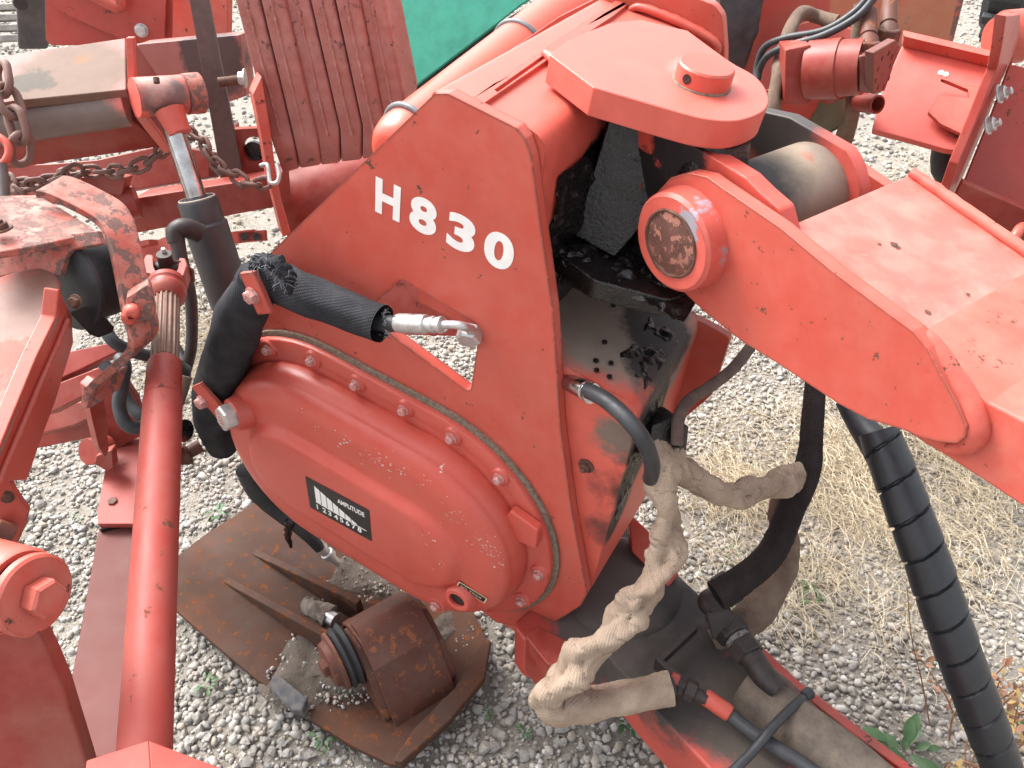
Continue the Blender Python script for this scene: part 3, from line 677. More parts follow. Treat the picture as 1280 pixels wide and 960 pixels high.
# hose leaving the plate on the right
h3 = thing('hose', 'short black hose with chrome ferrule curving down right of the lettered plate', 'hose', M.at(760, 510, .03))
Q = [M.at(704, 472, -.03), M.at(740, 492, .0)]
obj('crimp_ferrule', lathe(NB(), Q[0], Q[1] - Q[0], [(0, .0135), (.002, .0145), ((Q[1] - Q[0]).length * .8, .0145), ((Q[1] - Q[0]).length * .82, .0125), ((Q[1] - Q[0]).length * .95, .0125), ((Q[1] - Q[0]).length * .97, .0155), ((Q[1] - Q[0]).length, .0155)], 20), CHROME, h3)
tub('rubber_hose', [M.at(u, v, w) for u, v, w in [(734, 488, 0), (757, 500, .02), (785, 525, .04), (805, 552, .045), (815, 580, .03), (813, 598, .0)]], .0115, HOSE, h3, 18, 8)

def WP(L): return [W(u, v, t) for u, v, t in L]
h4 = thing('sleeved_hose', 'wrinkled beige textile sleeve hanging from the knuckle and looping down to the lower arm', 'hose', W(760, 720, 1.3))
tub('sleeve', WP([(822, 545, 1.22), (832, 575, 1.21), (828, 610, 1.22), (834, 655, 1.23), (832, 698, 1.24), (808, 738, 1.26), (773, 782, 1.28), (738, 815, 1.29), (703, 850, 1.30), (688, 868, 1.32), (690, 886, 1.36)]),
    [.014, .019, .021, .021, .023, .025, .025, .026, .027, .029, .026], SLEEVE_T, h4, 40, 26, fn=fold(95, 22, .27, 2))
tub('sleeve', WP([(684, 862, 1.33), (694, 884, 1.335), (722, 882, 1.34), (760, 876, 1.345), (800, 868, 1.35), (838, 861, 1.355)]), [.022, .033, .033, .029, .026, .026], SLEEVE_T, h4, 36, 20, fn=fold(40, 20, .10, 5), caps=False)
tub('inner_hose', WP([(800, 868, 1.35), (842, 858, 1.357)]), .018, RUBBER, h4, 16, 2)
h5 = thing('sleeved_hose', 'beige textile sleeve running from the knuckle to the right behind the dark hanging hose', 'hose', W(920, 610, 1.3))
tub('sleeve', WP([(846, 556, 1.22), (853, 585, 1.23), (880, 609, 1.25), (915, 618, 1.27), (950, 612, 1.30), (978, 603, 1.33), (996, 592, 1.36)]), [.012, .017, .019, .019, .020, .022, .018], SLEEVE_T, h5, 36, 24, fn=fold(90, 24, .26, 9))
tub('sleeve', WP([(994, 594, 1.37), (985, 620, 1.42), (975, 645, 1.46), (985, 675, 1.50), (980, 715, 1.52), (952, 757, 1.51), (915, 790, 1.50), (890, 802, 1.5)]), [.020, .022, .020, .021, .025, .028, .027, .024], SLEEVE_D, h5, 32, 20, fn=fold(50, 20, .13, 12), label='dirty brown lower end of the sleeve')
h6 = thing('sleeved_hose', 'dark brown sleeved hose hanging from under the boom to the hexagonal couplings', 'hose', W(1000, 600, 1.4))
tub('sleeve', WP([(1022, 455, 1.42), (1019, 490, 1.41), (1015, 540, 1.40), (1008, 590, 1.39), (988, 640, 1.39), (965, 690, 1.40), (930, 722, 1.40), (895, 745, 1.395)]), [.018, .0185, .0185, .0215, .024, .026, .026, .025], SLEEVE_B, h6, 32, 20, fn=fold(30, 18, .07, 15), caps=False)
h7 = thing('hose', 'dusty brown bare hose curving from under the boom down to the greasy housing', 'hose', W(880, 500, 1.25))
tub('rubber_hose', WP([(960, 405, 1.35), (938, 434, 1.32), (915, 462, 1.29), (885, 485, 1.25), (860, 502, 1.22), (848, 525, 1.2), (846, 556, 1.2)]), .0095, OLDHOSE, h7, 16, 8)
# clamp block where the sleeves leave the housing
h8 = thing('hose_block', 'grease covered hose connection block low on the housing beside the beige sleeves', 'fitting', W(845, 560, 1.22))
f8 = face(843, 556, 1.215, 20, 20)
slab('connector_block', [(815, 532), (850, 520), (858, 548), (850, 585), (825, 590), (812, 570)], f8, .05, GREASE, h8, r=.008, bev=.003)
slab('connector_plate', [(848, 536), (861, 532), (858, 562), (850, 572)], f8.shift(.012), .02, DARK, h8, r=.003, bev=.002)

# spiral wrapped hose
h9 = thing('spiral_hose', 'fat bundle of hoses wrapped in black plastic spiral guard standing down to the ground', 'hose', W(1150, 700, 1.3))
def spir(pitch=.062):
    def fn(s, a):
        x = (s / pitch - a / (2 * math.pi)) % 1
        return 1.0 + .05 * (x - .5) - (.16 if x < .09 else 0) + (.0)
    return fn
tub('spiral_guard', WP([(1098, 538, 1.36), (1112, 575, 1.35), (1136, 640, 1.34), (1160, 705, 1.34), (1182, 770, 1.345), (1205, 835, 1.36), (1232, 905, 1.38), (1262, 985, 1.42)]), [.033, .035, .0365, .037, .0375, .037, .036, .033], SPIRAL, h9, 48, 60, fn=spir())
tub('wrap_end', WP([(1055, 500, 1.42), (1075, 530, 1.40), (1100, 562, 1.375), (1118, 592, 1.36)]), [.016, .022, .030, .034], SPIRAL, h9, 24, 10, fn=weave(3, .05))

# ================================================================== lower arm lying under the swing head
low = thing('lower_boom', 'grimy lower boom with oil blackened top and worn red edges at the bottom right', 'arm', Gz(900, 860, .26))
gcs = [Gz(870, 700, .28), Gz(780, 740, .28), Gz(880, 850, .28), Gz(820, 800, .28)]
lm = masked('lower_arm_paint', (.36, .05, .035), [(tuple(Gz(800, 745, .28)), .20, .015, (.105, .088, .08), .08), (tuple(Gz(870, 850, .28)), .115, .02, (.06, .05, .045), .07), (tuple(Gz(950, 905, .28)), .10, .02, (.10, .08, .065), .08),
    (tuple(Gz(850, 760, .28)), .06, .02, (.04, .033, .033), .06), (tuple(Gz(1030, 930, .28)), .06, .02, (.10, .08, .065), .06)], seed=61, edge=.9, rust=(.10, .05, .035), drough=.75)
lt = [(640, 778), (700, 735), (752, 700), (800, 683), (835, 705), (880, 748), (930, 800), (990, 858), (1060, 915), (1150, 980), (1250, 1060), (1060, 1120), (885, 960), (820, 890), (755, 815), (700, 812), (655, 800)]
LA = [Gz(u, v, .28) for u, v in lt]
slab3('beam', LA, Vector((0, 0, -.13)), lm, low, r=.02, bev=.006)
slab3('edge_rib', [Gz(u, v, .281) for u, v in [(905, 778), (990, 858), (1060, 912), (1160, 985), (1170, 978), (1070, 905), (998, 850), (915, 772)]], Vector((0, 0, -.03)), RED_G, low, bev=.003)
dome = obj('pivot_dome', lathe(NB(), Gz(775, 735, .27), Vector((0, 0, 1)), [(0, .125), (.012, .12), (.022, .105), (.028, .07), (.030, .02)], 40), lm, low)
slab3('end_cheek', [Gz(u, v, .30) for u, v in [(655, 793), (672, 782), (708, 800), (716, 822), (706, 838), (684, 830)]], Vector((0, 0, -.12)), RED_SHADED, low, r=.012, bev=.003)
slab3('back_bracket', [W(785, 640, 1.62), W(812, 665, 1.60), W(838, 690, 1.58), W(848, 720, 1.56), W(835, 735, 1.56), W(790, 690, 1.6)], Vector((.0, .03, -.03)), RED, low, bev=.003)
slab3('dark_web', [W(745, 690, 1.70), W(790, 655, 1.72), W(830, 700, 1.68), W(790, 745, 1.66)], Vector((0, .02, -.05)), DARK, low)
# fittings on the arm
fit = thing('hydraulic_coupling', 'row of grimy hexagonal couplings joining the dark sleeved hose on the lower boom', 'fitting', Gz(910, 790, .33))
def nut(c, ax, r, h, ph=0, par=None, mat=None, name='hex_nut'):
    return obj(name, lathe(NB(), Vector(c) - Vector(ax).normalized() * h / 2, ax, [(0, r * .86), (h * .1, r), (h * .9, r), (h, r * .86)], 6, ph=ph), mat or DARK, par or fit, .001)
f1, f2 = Gz(885, 752, .335), Gz(940, 822, .335); fd = f2 - f1
sdv = Gz(910, 735, .35) - f1
tub('elbow', [f1 + sdv * .8, f1 + sdv * .35, f1, f1 + fd * .12], .020, DARK, fit, 18, 5)
nut(f1 + sdv * .95, sdv, .032, .034, .3); nut(f1 + fd * .30, fd, .026, .03, .2); nut(f1 + fd * .52, fd, .031, .034, .5); nut(f1 + fd * .86, fd, .029, .032, .1)
cyl('coupling_sleeve', f1, f1 + fd * 1.05, .020, DARK, fit)
cyl('steel_band', f1 + fd * .66, f1 + fd * .76, .0235, simple('grimy_zinc', (.28, .26, .24), .5, .4, sc=200, bump=.3, col2=(.03, .03, .03)), fit)
tub('steel_pipe', [f1 + fd, Gz(955, 845, .335), Gz(972, 862, .33)], [.022, .021, .02], DARK, fit, 16, 4)
bkt = thing('mounting_bracket', 'small angled bracket holding the hydraulic couplings on the lower arm', 'bracket', Gz(920, 780, .3))
bf = face(905, 775, 1.41, 40, 35)
slab('bracket_plate', [(885, 768), (912, 762), (928, 790), (922, 795), (905, 785), (893, 800)], bf, .006, DARK, bkt, bev=.001)
bk2 = thing('mounting_bracket', 'bent strip bracket holding the beige sleeve end fitting on the lower arm', 'bracket', Gz(840, 840, .3))
slab3('bracket_strip', [Gz(u, v, .34) for u, v in [(819, 822), (826, 822), (856, 846), (854, 868), (847, 868), (846, 852)]], Vector((0, 0, -.035)), DARK, bk2, bev=.001)
slab3('bracket_strip', [Gz(u, v, .335) for u, v in [(819, 822), (868, 778), (873, 784), (826, 828)]], Vector((0, 0, -.02)), DARK, bk2, bev=.001)
p1 = thing('hydraulic_pipe', 'thin dark hose with a bright red ferrule leaving the beige sleeve along the lower arm', 'pipe', Gz(900, 880, .32))
g0, g1 = Gz(842, 852, .335), Gz(872, 868, .33); nut(g0, g1 - g0, .017, .016, .1, p1, RED_G); nut(g0 + (g1 - g0) * .7, g1 - g0, .019, .02, .4, p1)
tub('neck', [g0, g1, Gz(884, 875, .33)], [.012, .011, .009], DARK, p1, 14, 3)
cyl('red_ferrule', Gz(880, 870, .325), Gz(912, 892, .32), .0145, RED_E, p1, prof=[(0, .0125), (.004, .0145), (.046, .0145), (.05, .012)])
tub('rubber_hose', [Gz(u, v, .315) for u, v in [(908, 890), (940, 916), (975, 938), (1010, 960), (1060, 1000)]], .0125, HOSE, p1, 16, 6)
p2 = thing('hydraulic_pipe', 'red painted pipe running along the far edge of the lower arm', 'pipe', Gz(960, 850, .32))
cyl('red_ferrule', Gz(932, 815, .315), Gz(960, 840, .315), .0135, RED_E, p2)
tub('steel_pipe', [Gz(u, v, .31) for u, v in [(955, 836), (985, 860), (1010, 885), (1030, 905)]], .0115, simple('brown_pipe', (.12, .045, .04), .5, 0, sc=90, bump=.3, col2=(.04, .03, .03)), p2, 14, 5)
gh = thing('hose_bundle', 'broad grey brown dusty hose bundle lying on the lower arm', 'hose', Gz(990, 910, .3))
tub('hose_cover', [Gz(u, v, .285) for u, v in [(928, 860), (955, 880), (1000, 915), (1050, 955), (1110, 1010)]], [.036, .046, .050, .052, .052], simple('dusty_cover', (.16, .125, .095), .85, 0, sc=30, bump=.4, col2=(.08, .065, .055), dist=.003), gh, 30, 12, fn=weave(31, .05, 10))
zt = thing('cable_tie', 'grey rubber strap tied across the hoses on the lower arm', 'strap', Gz(970, 910, .33))
tub('strap', [Gz(915, 965, .33), Gz(940, 940, .335), Gz(965, 910, .345), Gz(990, 885, .335), Gz(1008, 869, .31)], [.008] * 5, HOSE, zt, 10, 6)
ztm = obj('strap_tail', tube(NB(), [Gz(1004, 872, .315), Gz(1012, 866, .31)], .011, 8, 1), HOSE, zt)

# ================================================================== rusty foot on the ground
foot = thing('support_foot', 'rusty dished steel support foot with two ribs and a pivot lug lying on the gravel', 'support foot', Gz(420, 780, .0))
ft = [(213, 702), (250, 672), (318, 628), (350, 632), (420, 668), (520, 725), (590, 760), (612, 806), (604, 850), (560, 905), (503, 957), (487, 955), (436, 930), (389, 900), (383, 884), (398, 868), (380, 850), (350, 868), (322, 850), (262, 800), (214, 757)]
def fz(p, u, v): return p
def footp(u, v): return Gz(u, v, .03 + .02 * max(0, (u - 400) / 200))
bm = NB(); FT = [footp(u, v) for u, v in ft]
slab3('foot_plate', [Gz(u, v, .035) for u, v in ft], Vector((0, 0, -.016)), RUST, foot, r=.015, bev=.003)
slab3('turned_edge', [Gz(u, v, .04) for u, v in [(604, 806), (614, 806), (606, 855), (562, 908), (503, 960), (492, 957), (520, 915), (570, 865)]], Vector((0, 0, .022)), RUST, foot, r=.006, bev=.004)
for L in ([(286, 722), (410, 792), (430, 800), (430, 812), (405, 806), (290, 727)], [(322, 688), (440, 738), (452, 748), (450, 756), (430, 748), (325, 694)]):
    a = [Gz(u, v, .045 + .10 * min(1, max(0, (u - 300) / 130))) for u, v in L]
    q0, q1 = Gz(L[0][0], L[0][1], .03), Gz(L[2][0], L[2][1], .115); gz0 = Vector((q1.x, q1.y, .03)); dq = (gz0 - q0).normalized(); sdq = Vector((dq.y, -dq.x, 0))
    slab3('rib', [q0, gz0, q1, q1 - dq * .03, q0 + Vector((0, 0, .006))], sdq * .018, RUST, foot, bev=.003)
# lug: two cheeks, a bent cover between them, pin with washer and bolt
pa = Gz(440, 815, .13); pd = (Gz(520, 770, .13) - Gz(440, 815, .13)); pd.z = 0; pd.normalize(); px_ = Vector((pd.y, -pd.x, 0))
lugp = [(-.10, .03), (-.085, .09), (-.045, .15), (.02, .165), (.08, .13), (.135, .03)]
mk = lambda c, s=1: [pa + px_ * (a * s) + Vector((0, 0, b - .13)) + pd * c for a, b in lugp]
slab3('lug_cheek', mk(.0), pd * .018, RUST_R, foot, r=.02, bev=.003)
slab3('lug_cheek', mk(.152), pd * .018, RUST_R, foot, r=.02, bev=.003)
bm = NB(); oc = [(-.095, .075), (-.075, .13), (-.04, .160), (.02, .176), (.075, .150), (.10, .105), (.148, .03)]
rings = [[bm.verts.new(pa + px_ * a + Vector((0, 0, b - .13)) + pd * c) for a, b in oc] for c in (.014, .156)]
for k2 in range(len(oc) - 1): bm.faces.new((rings[0][k2], rings[0][k2 + 1], rings[1][k2 + 1], rings[1][k2]))
r_ = bmesh.ops.extrude_face_region(bm, geom=bm.faces[:]); bmesh.ops.translate(bm, verts=[g for g in r_['geom'] if isinstance(g, bmesh.types.BMVert)], vec=(0, 0, -.012)); bmesh.ops.recalc_face_normals(bm, faces=bm.faces[:])
obj('lug_cover', bm, RUST_R, foot, .006, 3)
obj('rubber_ring', lathe(NB(), pa + pd * .0, -pd, [(0, .060), (.006, .068), (.014, .061), (.022, .066), (.03, .058)], 36), RUBBER, foot)
obj('pin_washer', lathe(NB(), pa - pd * .03, -pd, [(0, .056), (.004, .062), (.010, .060), (.012, .050), (.024, .046), (.026, .040)], 40), RUST_R, foot)
bolt(bolt_mesh('rust', RUST_R, .021, .016, 0, 0), pa - pd * .052, -pd, foot, ph=.4)
obj('pin_tube', lathe(NB(), pa + px_ * -.0 + pd * .02, pd, [(0, .05), (.13, .05)], 30), RUST_R, foot)
cl = thing('rag_wrapped_coupling', 'small muddy coupling wrapped in a rag between the two ribs of the rusty foot', 'fitting', Gz(395, 765, .08))
c0 = Gz(382, 755, .09); c1_ = Gz(412, 772, .09)
tub('rag', [c0, (c0 + c1_) / 2, c1_], [.02, .026, .022], simple('muddy_rag', (.22, .18, .15), .95, 0, sc=60, bump=.8, col2=(.12, .10, .085), dist=.004), cl, 20, 12, fn=fold(80, 60, .2, 3))
cyl('metal_core', c1_ - (c1_ - c0) * .1, c1_ + (c1_ - c0) * .25, .017, ZINC, cl)
dirt = NT('dry_soil'); a = dirt.noise(40, 6, .7); b = dirt.noise(200, 4, .7, 2)
SOIL = dirt.done(dirt.mix(dirt.ramp(a, .3, .7), (.085, .068, .052), (.17, .14, .115)), .95, dirt.bump(dirt.math('ADD', a, b), .9, .006))
def mound(pts, h, n=26, par=None, name='soil_mound', z0=.03):
    c = sum((Gz(u, v, z0) for u, v in pts), Vector()) / len(pts); L = rnd([Gz(u, v, z0) for u, v in pts], .05); bm = NB(); K = 10
    rr_ = [[bm.verts.new(c + (p - c) * (1 - k / K) + Vector((0, 0, h * (1 - (1 - k / K) ** 2) - .012 + .012 * noise.noise((c + (p - c) * (1 - k / K)) * 22) + .006 * noise.noise((c + (p - c) * (1 - k / K)) * 70)))) for p in L] for k in range(K)]
    for k in range(K - 1):
        for i in range(len(L)): bm.faces.new((rr_[k][i], rr_[k][(i + 1) % len(L)], rr_[k + 1][(i + 1) % len(L)], rr_[k + 1][i]))
    bm.faces.new(rr_[-1]); return obj(name, bm, SOIL, par, ang=180)
MOUNDS = [([(338, 818), (372, 775), (430, 800), (490, 855), (470, 872), (410, 868), (385, 890), (345, 880), (315, 858)], .022), ([(500, 850), (540, 820), (590, 770), (560, 760), (520, 790), (490, 850)], .015), ([(380, 745), (460, 745), (520, 760), (560, 740), (520, 700), (430, 690)], .02)]
soil = None
for i, (p_, h_) in enumerate(MOUNDS):
    o = mound(p_, h_, name='soil', z0=.042); top(o, ['grey soil and grit heaped over the middle of the rusty foot', 'dusty grit lying along the fold of the rusty foot', 'dark soil and straw gathered behind the rusty foot'][i], 'soil', kind='stuff')
sl_ = obj('blue_slate', prism(NB(), [[Gz(u, v, .065) for u, v in [(338, 848), (350, 843), (384, 872), (378, 888), (366, 888), (340, 862)]]], Vector((0, 0, -.02))), simple('slate', (.05, .055, .07), .8, 0, sc=50, bump=.8, col2=(.13, .12, .11)), None, .004)
top(sl_, 'bluish grey slab of stone lying in the grit below the rusty foot', 'stone')

# ================================================================== left foreground: drive shaft and its frame
RED_S = paint('shaft_paint', c1=(.30, .046, .036), c2=(.25, .036, .028), fade=.3, fadec=(.34, .11, .09), chips=.25, dirt=.35, dirtc=(.25, .10, .08), rough=.52, seed=77)
spec(RED_S, .3)
sh = thing('drive_shaft', 'long red tubular drive shaft with a brown splined end running down the left side', 'drive shaft', W(195, 650, 1.1))
s0, s1 = W(206, 452, 1.33), W(181, 934, .90)
sm_ = s0.lerp(s1, .14)
cyl('outer_tube', s0, sm_, .0285, RED_S, sh, 40, .003, prof=[(0, .020), (.006, .027), ((sm_ - s0).length, .0285)])
cyl('shaft_tube', sm_, s1.lerp(s0, -.15), .0295, RED_S, sh, 48, .002)
s2 = W(209, 352, 1.475)
bm = NB(); x, y, z = basis(s2 - s0); Ls = (s2 - s0).length; n = 64
rg = [[bm.verts.new(s0 + z * h + (x * math.cos(2 * math.pi * k / n) + y * math.sin(2 * math.pi * k / n)) * (.0225 if (k // 2) % 2 else .0200)) for k in range(n)] for h in (0, Ls)]
for k in range(n): bm.faces.new((rg[0][k], rg[0][(k + 1) % n], rg[1][(k + 1) % n], rg[1][k]))
obj('splined_shaft', bm, simple('rusty_spline', (.17, .085, .055), .6, .1, sc=30, bump=.1, col2=(.11, .055, .038)), sh, ang=30)
az = (s2 - s0).normalized()
obj('yoke_collar', lathe(NB(), s2 - az * .055, az, [(0, .022), (.01, .032), (.022, .034), (.026, .031), (.034, .031), (.038, .034), (.05, .033), (.06, .022)], 36), RED_SHADED, sh)
for sg in (-1, 1):
    yx = Vector((1, 0, -.1)).normalized() * sg
    q = [s2 + yx * .012 - az * .01, s2 + yx * .034 - az * .0, s2 + yx * .040 + az * .035, s2 + yx * .036 + az * .055, s2 + yx * .024 + az * .055, s2 + yx * .022 + az * .02]
    nn = az.cross(yx).normalized()
    slab3('yoke_ear', [p - nn * .018 for p in q], nn * .036, RED_SHADED, sh, r=.006, bev=.004)
nn = az.cross(Vector((1, 0, -.1))).normalized()
cyl('cross_bearing', s2 + az * .04 - Vector((.034, 0, 0)), s2 + az * .04 + Vector((.034, 0, 0)), .013, DARK, sh)
cyl('cross_bearing', s2 + az * .04 - nn * .034, s2 + az * .04 + nn * .02, .014, DARK, sh)
obj('grease_nipple', lathe(NB(), s2 + az * .045 - nn * .0345, -nn, [(0, .005), (.008, .0035)], 10), ZINC, sh)
slab3('upper_yoke', [s2 + az * .035 + nn * .03 + Vector((a, 0, b)) for a, b in ((-.035, 0), (.045, 0), (.05, .03), (.03, .05), (-.035, .04))], nn * .015 + az * .02, RUST_R, sh, r=.006, bev=.004)

# flat red channel lying beneath the shaft
ch = thing('guide_channel', 'dull, shade-darkened red flat steel channel lying beneath the long red tube', 'channel', W(140, 750, 1.3))
cf = through(W(150, 560, 1.62), W(90, 870, 1.25), W(170, 870, 1.25))
slab('channel_web', [(124, 652), (205, 640), (205, 945), (112, 948), (84, 872)], cf, .05, paint('dull_red_shaded', c1=(.125, .036, .030), c2=(.105, .030, .025), fade=.3, fadec=(.16, .07, .06), chips=.15, dirt=.4, dirtc=(.12, .06, .05), rough=.6, seed=81), ch, bev=.004)  # dull red lowered further, putting the foreground shade into the colour
slab('cover_strip', [(137, 535), (210, 535), (210, 655), (122, 655), (122, 636), (133, 575)], cf.shift(.022), .012, RED_S, ch, bev=.002)
slab('slot_shade_strip', [(122, 640), (205, 622), (205, 642), (124, 662)], cf.shift(.010), .012, GREASE, ch)  # black strip standing in for the shade in the gap
spec(bpy.data.materials['dull_red_shaded'], .22)
bolt(bolt_mesh('flat', RUSTP, .009, .004, 0, 0), cf.at(141, 627, .022), cf.n, ch)
bolt(bolt_mesh('wdot', WHITE, .004, .001, 0, 0), cf.at(150, 551, .022), cf.n, ch, 'paint_spot')

# pivot bracket at the lower left
pb = thing('pivot_bracket', 'red pivot bracket in the lower left corner with a thick washer and hexagon bolt', 'bracket', W(40, 800, .85))
pf = face(40, 745, .86, 48, 18)
slab('bracket_plate', [(-60, 770), (-5, 775), (20, 782), (48, 792), (62, 820), (80, 862), (115, 975), (-80, 975)], face(40, 800, .85, 12, 20), .03, RED_SHADED, pb, r=.01, bev=.004)  # plate given dark red so the colour holds the shade over it
pc0 = W(40, 743, .85); pax = (Vector((.90, -.34, .16))).normalized()
obj('bearing_hub', lathe(NB(), pc0 - pax * .08, pax, [(0, .047), (.060, .047), (.066, .044)], 44), RED, pb)
obj('gap_shade_ring', lathe(NB(), pc0 - pax * .016, pax, [(0, .038), (.012, .038)], 40), GREASE, pb)  # black ring stands in for the dark gap between hub and washer
obj('thick_washer', lathe(NB(), pc0 - pax * .006, pax, [(0, .041), (.003, .044), (.011, .044), (.014, .041)], 44), RED_L, pb)
bolt(bolt_mesh('redbolt', RED_L, .021, .020, 0, 0), pc0 + pax * .009, pax, pb, ph=.2)
bp_ = thing('frame_plate', 'close red folded plate corner at the bottom edge below the long tube', 'plate', W(190, 940, .8))
f0 = through(W(112, 948, .80), W(186, 925, .82), W(190, 990, .76)); f1_ = through(W(186, 925, .82), W(290, 965, .80), W(190, 990, .76))
slab('left_flap', [(108, 950), (186, 925), (192, 1010), (100, 1010)], f0, .01, RED_S, bp_); slab('right_flap', [(186, 925), (283, 962), (300, 1010), (192, 1010)], f1_, .01, RED_S, bp_)

# big weathered box beam at the left edge
bx = thing('box_frame', 'weathered red box frame running down the left edge under the bent bracket', 'frame', W(40, 450, 1.1))
tpf = through(W(0, 380, 1.16), W(78, 345, 1.22), W(0, 560, 1.0))
TOPW = masked('box_top_weathered', (.36, .065, .05), [(tuple(tpf.at(25, 400)), .10, .04, (.30, .19, .16), .12), (tuple(tpf.at(5, 450)), .05, .01, (.34, .12, .09), .12), (tuple(tpf.at(-5, 520)), .05, .01, (.30, .17, .14), .12), (tuple(tpf.at(60, 345)), .03, .02, (.26, .13, .10), .05)], seed=91, edge=1)
spec(TOPW, .2)
slab('top_plate', [(-30, 392), (-10, 348), (20, 338), (66, 330), (76, 352), (72, 395), (45, 450), (0, 560), (-60, 700), (-160, 700)], tpf, .015, TOPW, bx, r=.01, bev=.006)
sf = through(tpf.at(72, 395, -.002), tpf.at(0, 560, -.002), W(90, 425, 1.26))
sdp = [tpf.at(76, 352), tpf.at(72, 395), tpf.at(45, 450), tpf.at(0, 560), tpf.at(-60, 700)]
slab('side_plate', [(74, 360), (90, 395), (92, 428), (70, 500), (48, 560), (34, 600), (12, 602), (-60, 760), (-75, 700), (0, 558), (45, 448), (70, 396)], sf, .02, RED, bx, r=.004, bev=.003)
tub('edge_rib', [sf.at(u, v, .004) for u, v in [(84, 400), (72, 430), (50, 480), (30, 528), (10, 575), (-8, 618)]], .0045, RED_E, bx, 10, 5)
ef = face(15, 640, 1.08, 25, 20)
slab('end_tab', [(-20, 602), (12, 600), (20, 618), (36, 640), (33, 655), (22, 680), (8, 690), (-20, 690)], ef, .02, RED_E, bx, r=.004, bev=.003)
cyl('torn_end', ef.at(-10, 668, .02), ef.at(12, 676, .02), .022, RUST_R, bx)
bolt(bolt_mesh('small', RUSTP, .006, .004, .009, .001), ef.at(9, 621), ef.n, bx)

# bent bracket with the black guard cup
bb_ = thing('bent_bracket', 'rust worn bent flat strip bracket curling round the black rubber cup', 'bracket', W(120, 330, 1.25))
pf2 = through(W(0, 290, 1.18), W(120, 270, 1.27), W(5, 250, 1.25))
slab('top_plate', [(-30, 250), (0, 244), (48, 243), (80, 262), (118, 286), (122, 290), (50, 306), (0, 315), (-30, 320)], pf2, .012, RED_W, bb_, r=.006, bev=.003)
slab('front_skirt', [(-30, 300), (0, 304), (50, 296), (122, 288), (128, 305), (90, 312), (82, 320), (75, 345), (20, 342), (-30, 352)], face(60, 320, 1.22, -8, 35), .012, RED_W, bb_, bev=.002)
strip = [(44, 243, 1.24), (60, 246, 1.245), (95, 262, 1.25), (122, 279, 1.25), (134, 300, 1.245), (142, 330, 1.24), (149, 365, 1.235), (156, 400, 1.23), (163, 425, 1.23), (160, 442, 1.24), (140, 462, 1.25), (112, 487, 1.26), (104, 510, 1.27)]
bm = NB(); sp_ = [Vector(p) for p in spline([tuple(W(*p)) for p in strip], 6)]; wv = Vector((.020, .055, .0)); prev = None
for i, p in enumerate(sp_):
    T = (sp_[min(i + 1, len(sp_) - 1)] - sp_[max(i - 1, 0)]).normalized(); N = T.cross(wv).normalized() * .0065
    k_ = 1 if i < 60 else 1
    q4 = [bm.verts.new(v) for v in (p - N, p + N, p + N + wv * k_, p - N + wv * k_)]
    if prev:
        for a in range(4): bm.faces.new((prev[a], prev[(a + 1) % 4], q4[(a + 1) % 4], q4[a]))
    else: bm.faces.new(q4)
    prev = q4
bm.faces.new(prev); bmesh.ops.recalc_face_normals(bm, faces=bm.faces[:])
obj('bent_strip', bm, RED_W, bb_, .0015)
slab('welded_tab', [(158, 372), (184, 356), (188, 360), (195, 390), (190, 400), (165, 404), (158, 398)], face(175, 385, 1.225, 20, 10), .03, RED_W, bb_, r=.004, bev=.004)
tub('weld_blob', WP([(160, 402, 1.225), (164, 390, 1.215), (172, 395, 1.215)]), [.009, .013, .006], RED_L, bb_, 12, 8, fn=lambda s, a: 1 + .3 * noise.noise(Vector((s * 90, a, 3))))
bolt(bolt_mesh('rs2', RUSTP, .010, .008, .014, .003, stud=.004), W(4, 287, 1.165), pf2.n + Vector((-.3, 0, 0)), bb_)
slab3('lower_tab', [W(104, 485, 1.27), W(122, 478, 1.29), W(140, 468, 1.30), W(128, 500, 1.28), W(110, 512, 1.27)], Vector((.01, .04, -.01)), RED_W, bb_, r=.004, bev=.003)
cup = thing('guard_cup', 'black rubber guard cup with a rim set behind the bent bracket', 'guard', W(110, 355, 1.3))
ca, cbv = W(84, 358, 1.26), W(150, 342, 1.34); cx = cbv - ca
obj('cup_body', lathe(NB(), ca, cx, [(0, .068), (.003, .072), (.010, .072), (.012, .064), (cx.length * 1.02, .060), (cx.length * 1.04, .03)], 48), RUBBER, cup)
slab3('hanging_flap', [W(84, 388, 1.2), W(104, 392, 1.24), W(128, 415, 1.28), W(125, 423, 1.28), (W(112, 418, 1.27))], Vector((.01, .02, -.005)), RUBBER, cup, r=.004)
bolt(bolt_mesh('rs3', RUSTP, .008, .007, .011, .002), W(95, 377, 1.185), Vector((-.2, -.8, .4)), cup)

# cross bars and plates under the shaft, occlusion put into their dark red
cf_ = thing('lower_linkage', 'shade-darkened red cross bars and hinge plates low between the box frame and the shaft', 'linkage', W(110, 510, 1.6))
slab('cross_bar', [(30, 472), (82, 440), (148, 426), (146, 440), (100, 462), (60, 480)], face(90, 450, 1.62, -15, 45), .03, RED_SHADED, cf_, bev=.003)
slab('cross_bar', [(40, 500), (70, 480), (142, 452), (150, 470), (110, 492), (56, 520)], face(95, 480, 1.60, -15, 30), .04, RED_SHADED, cf_, bev=.003)
slab('cross_bar', [(35, 520), (100, 502), (130, 496), (128, 515), (92, 532), (40, 545)], face(90, 520, 1.72, -10, 40), .04, RED_SHADED, cf_, bev=.003)
slab('cross_bar', [(30, 540), (60, 535), (120, 520), (125, 545), (50, 560), (30, 560)], face(90, 540, 1.78, -10, 20), .05, RED_SHADED, cf_, bev=.003)
slab('hinge_plate', [(108, 484), (118, 474), (126, 476), (133, 520), (136, 562), (132, 572), (124, 560), (114, 520)], face(122, 520, 1.42, 55, 0), .02, RED_SHADED, cf_, r=.003, bev=.002)
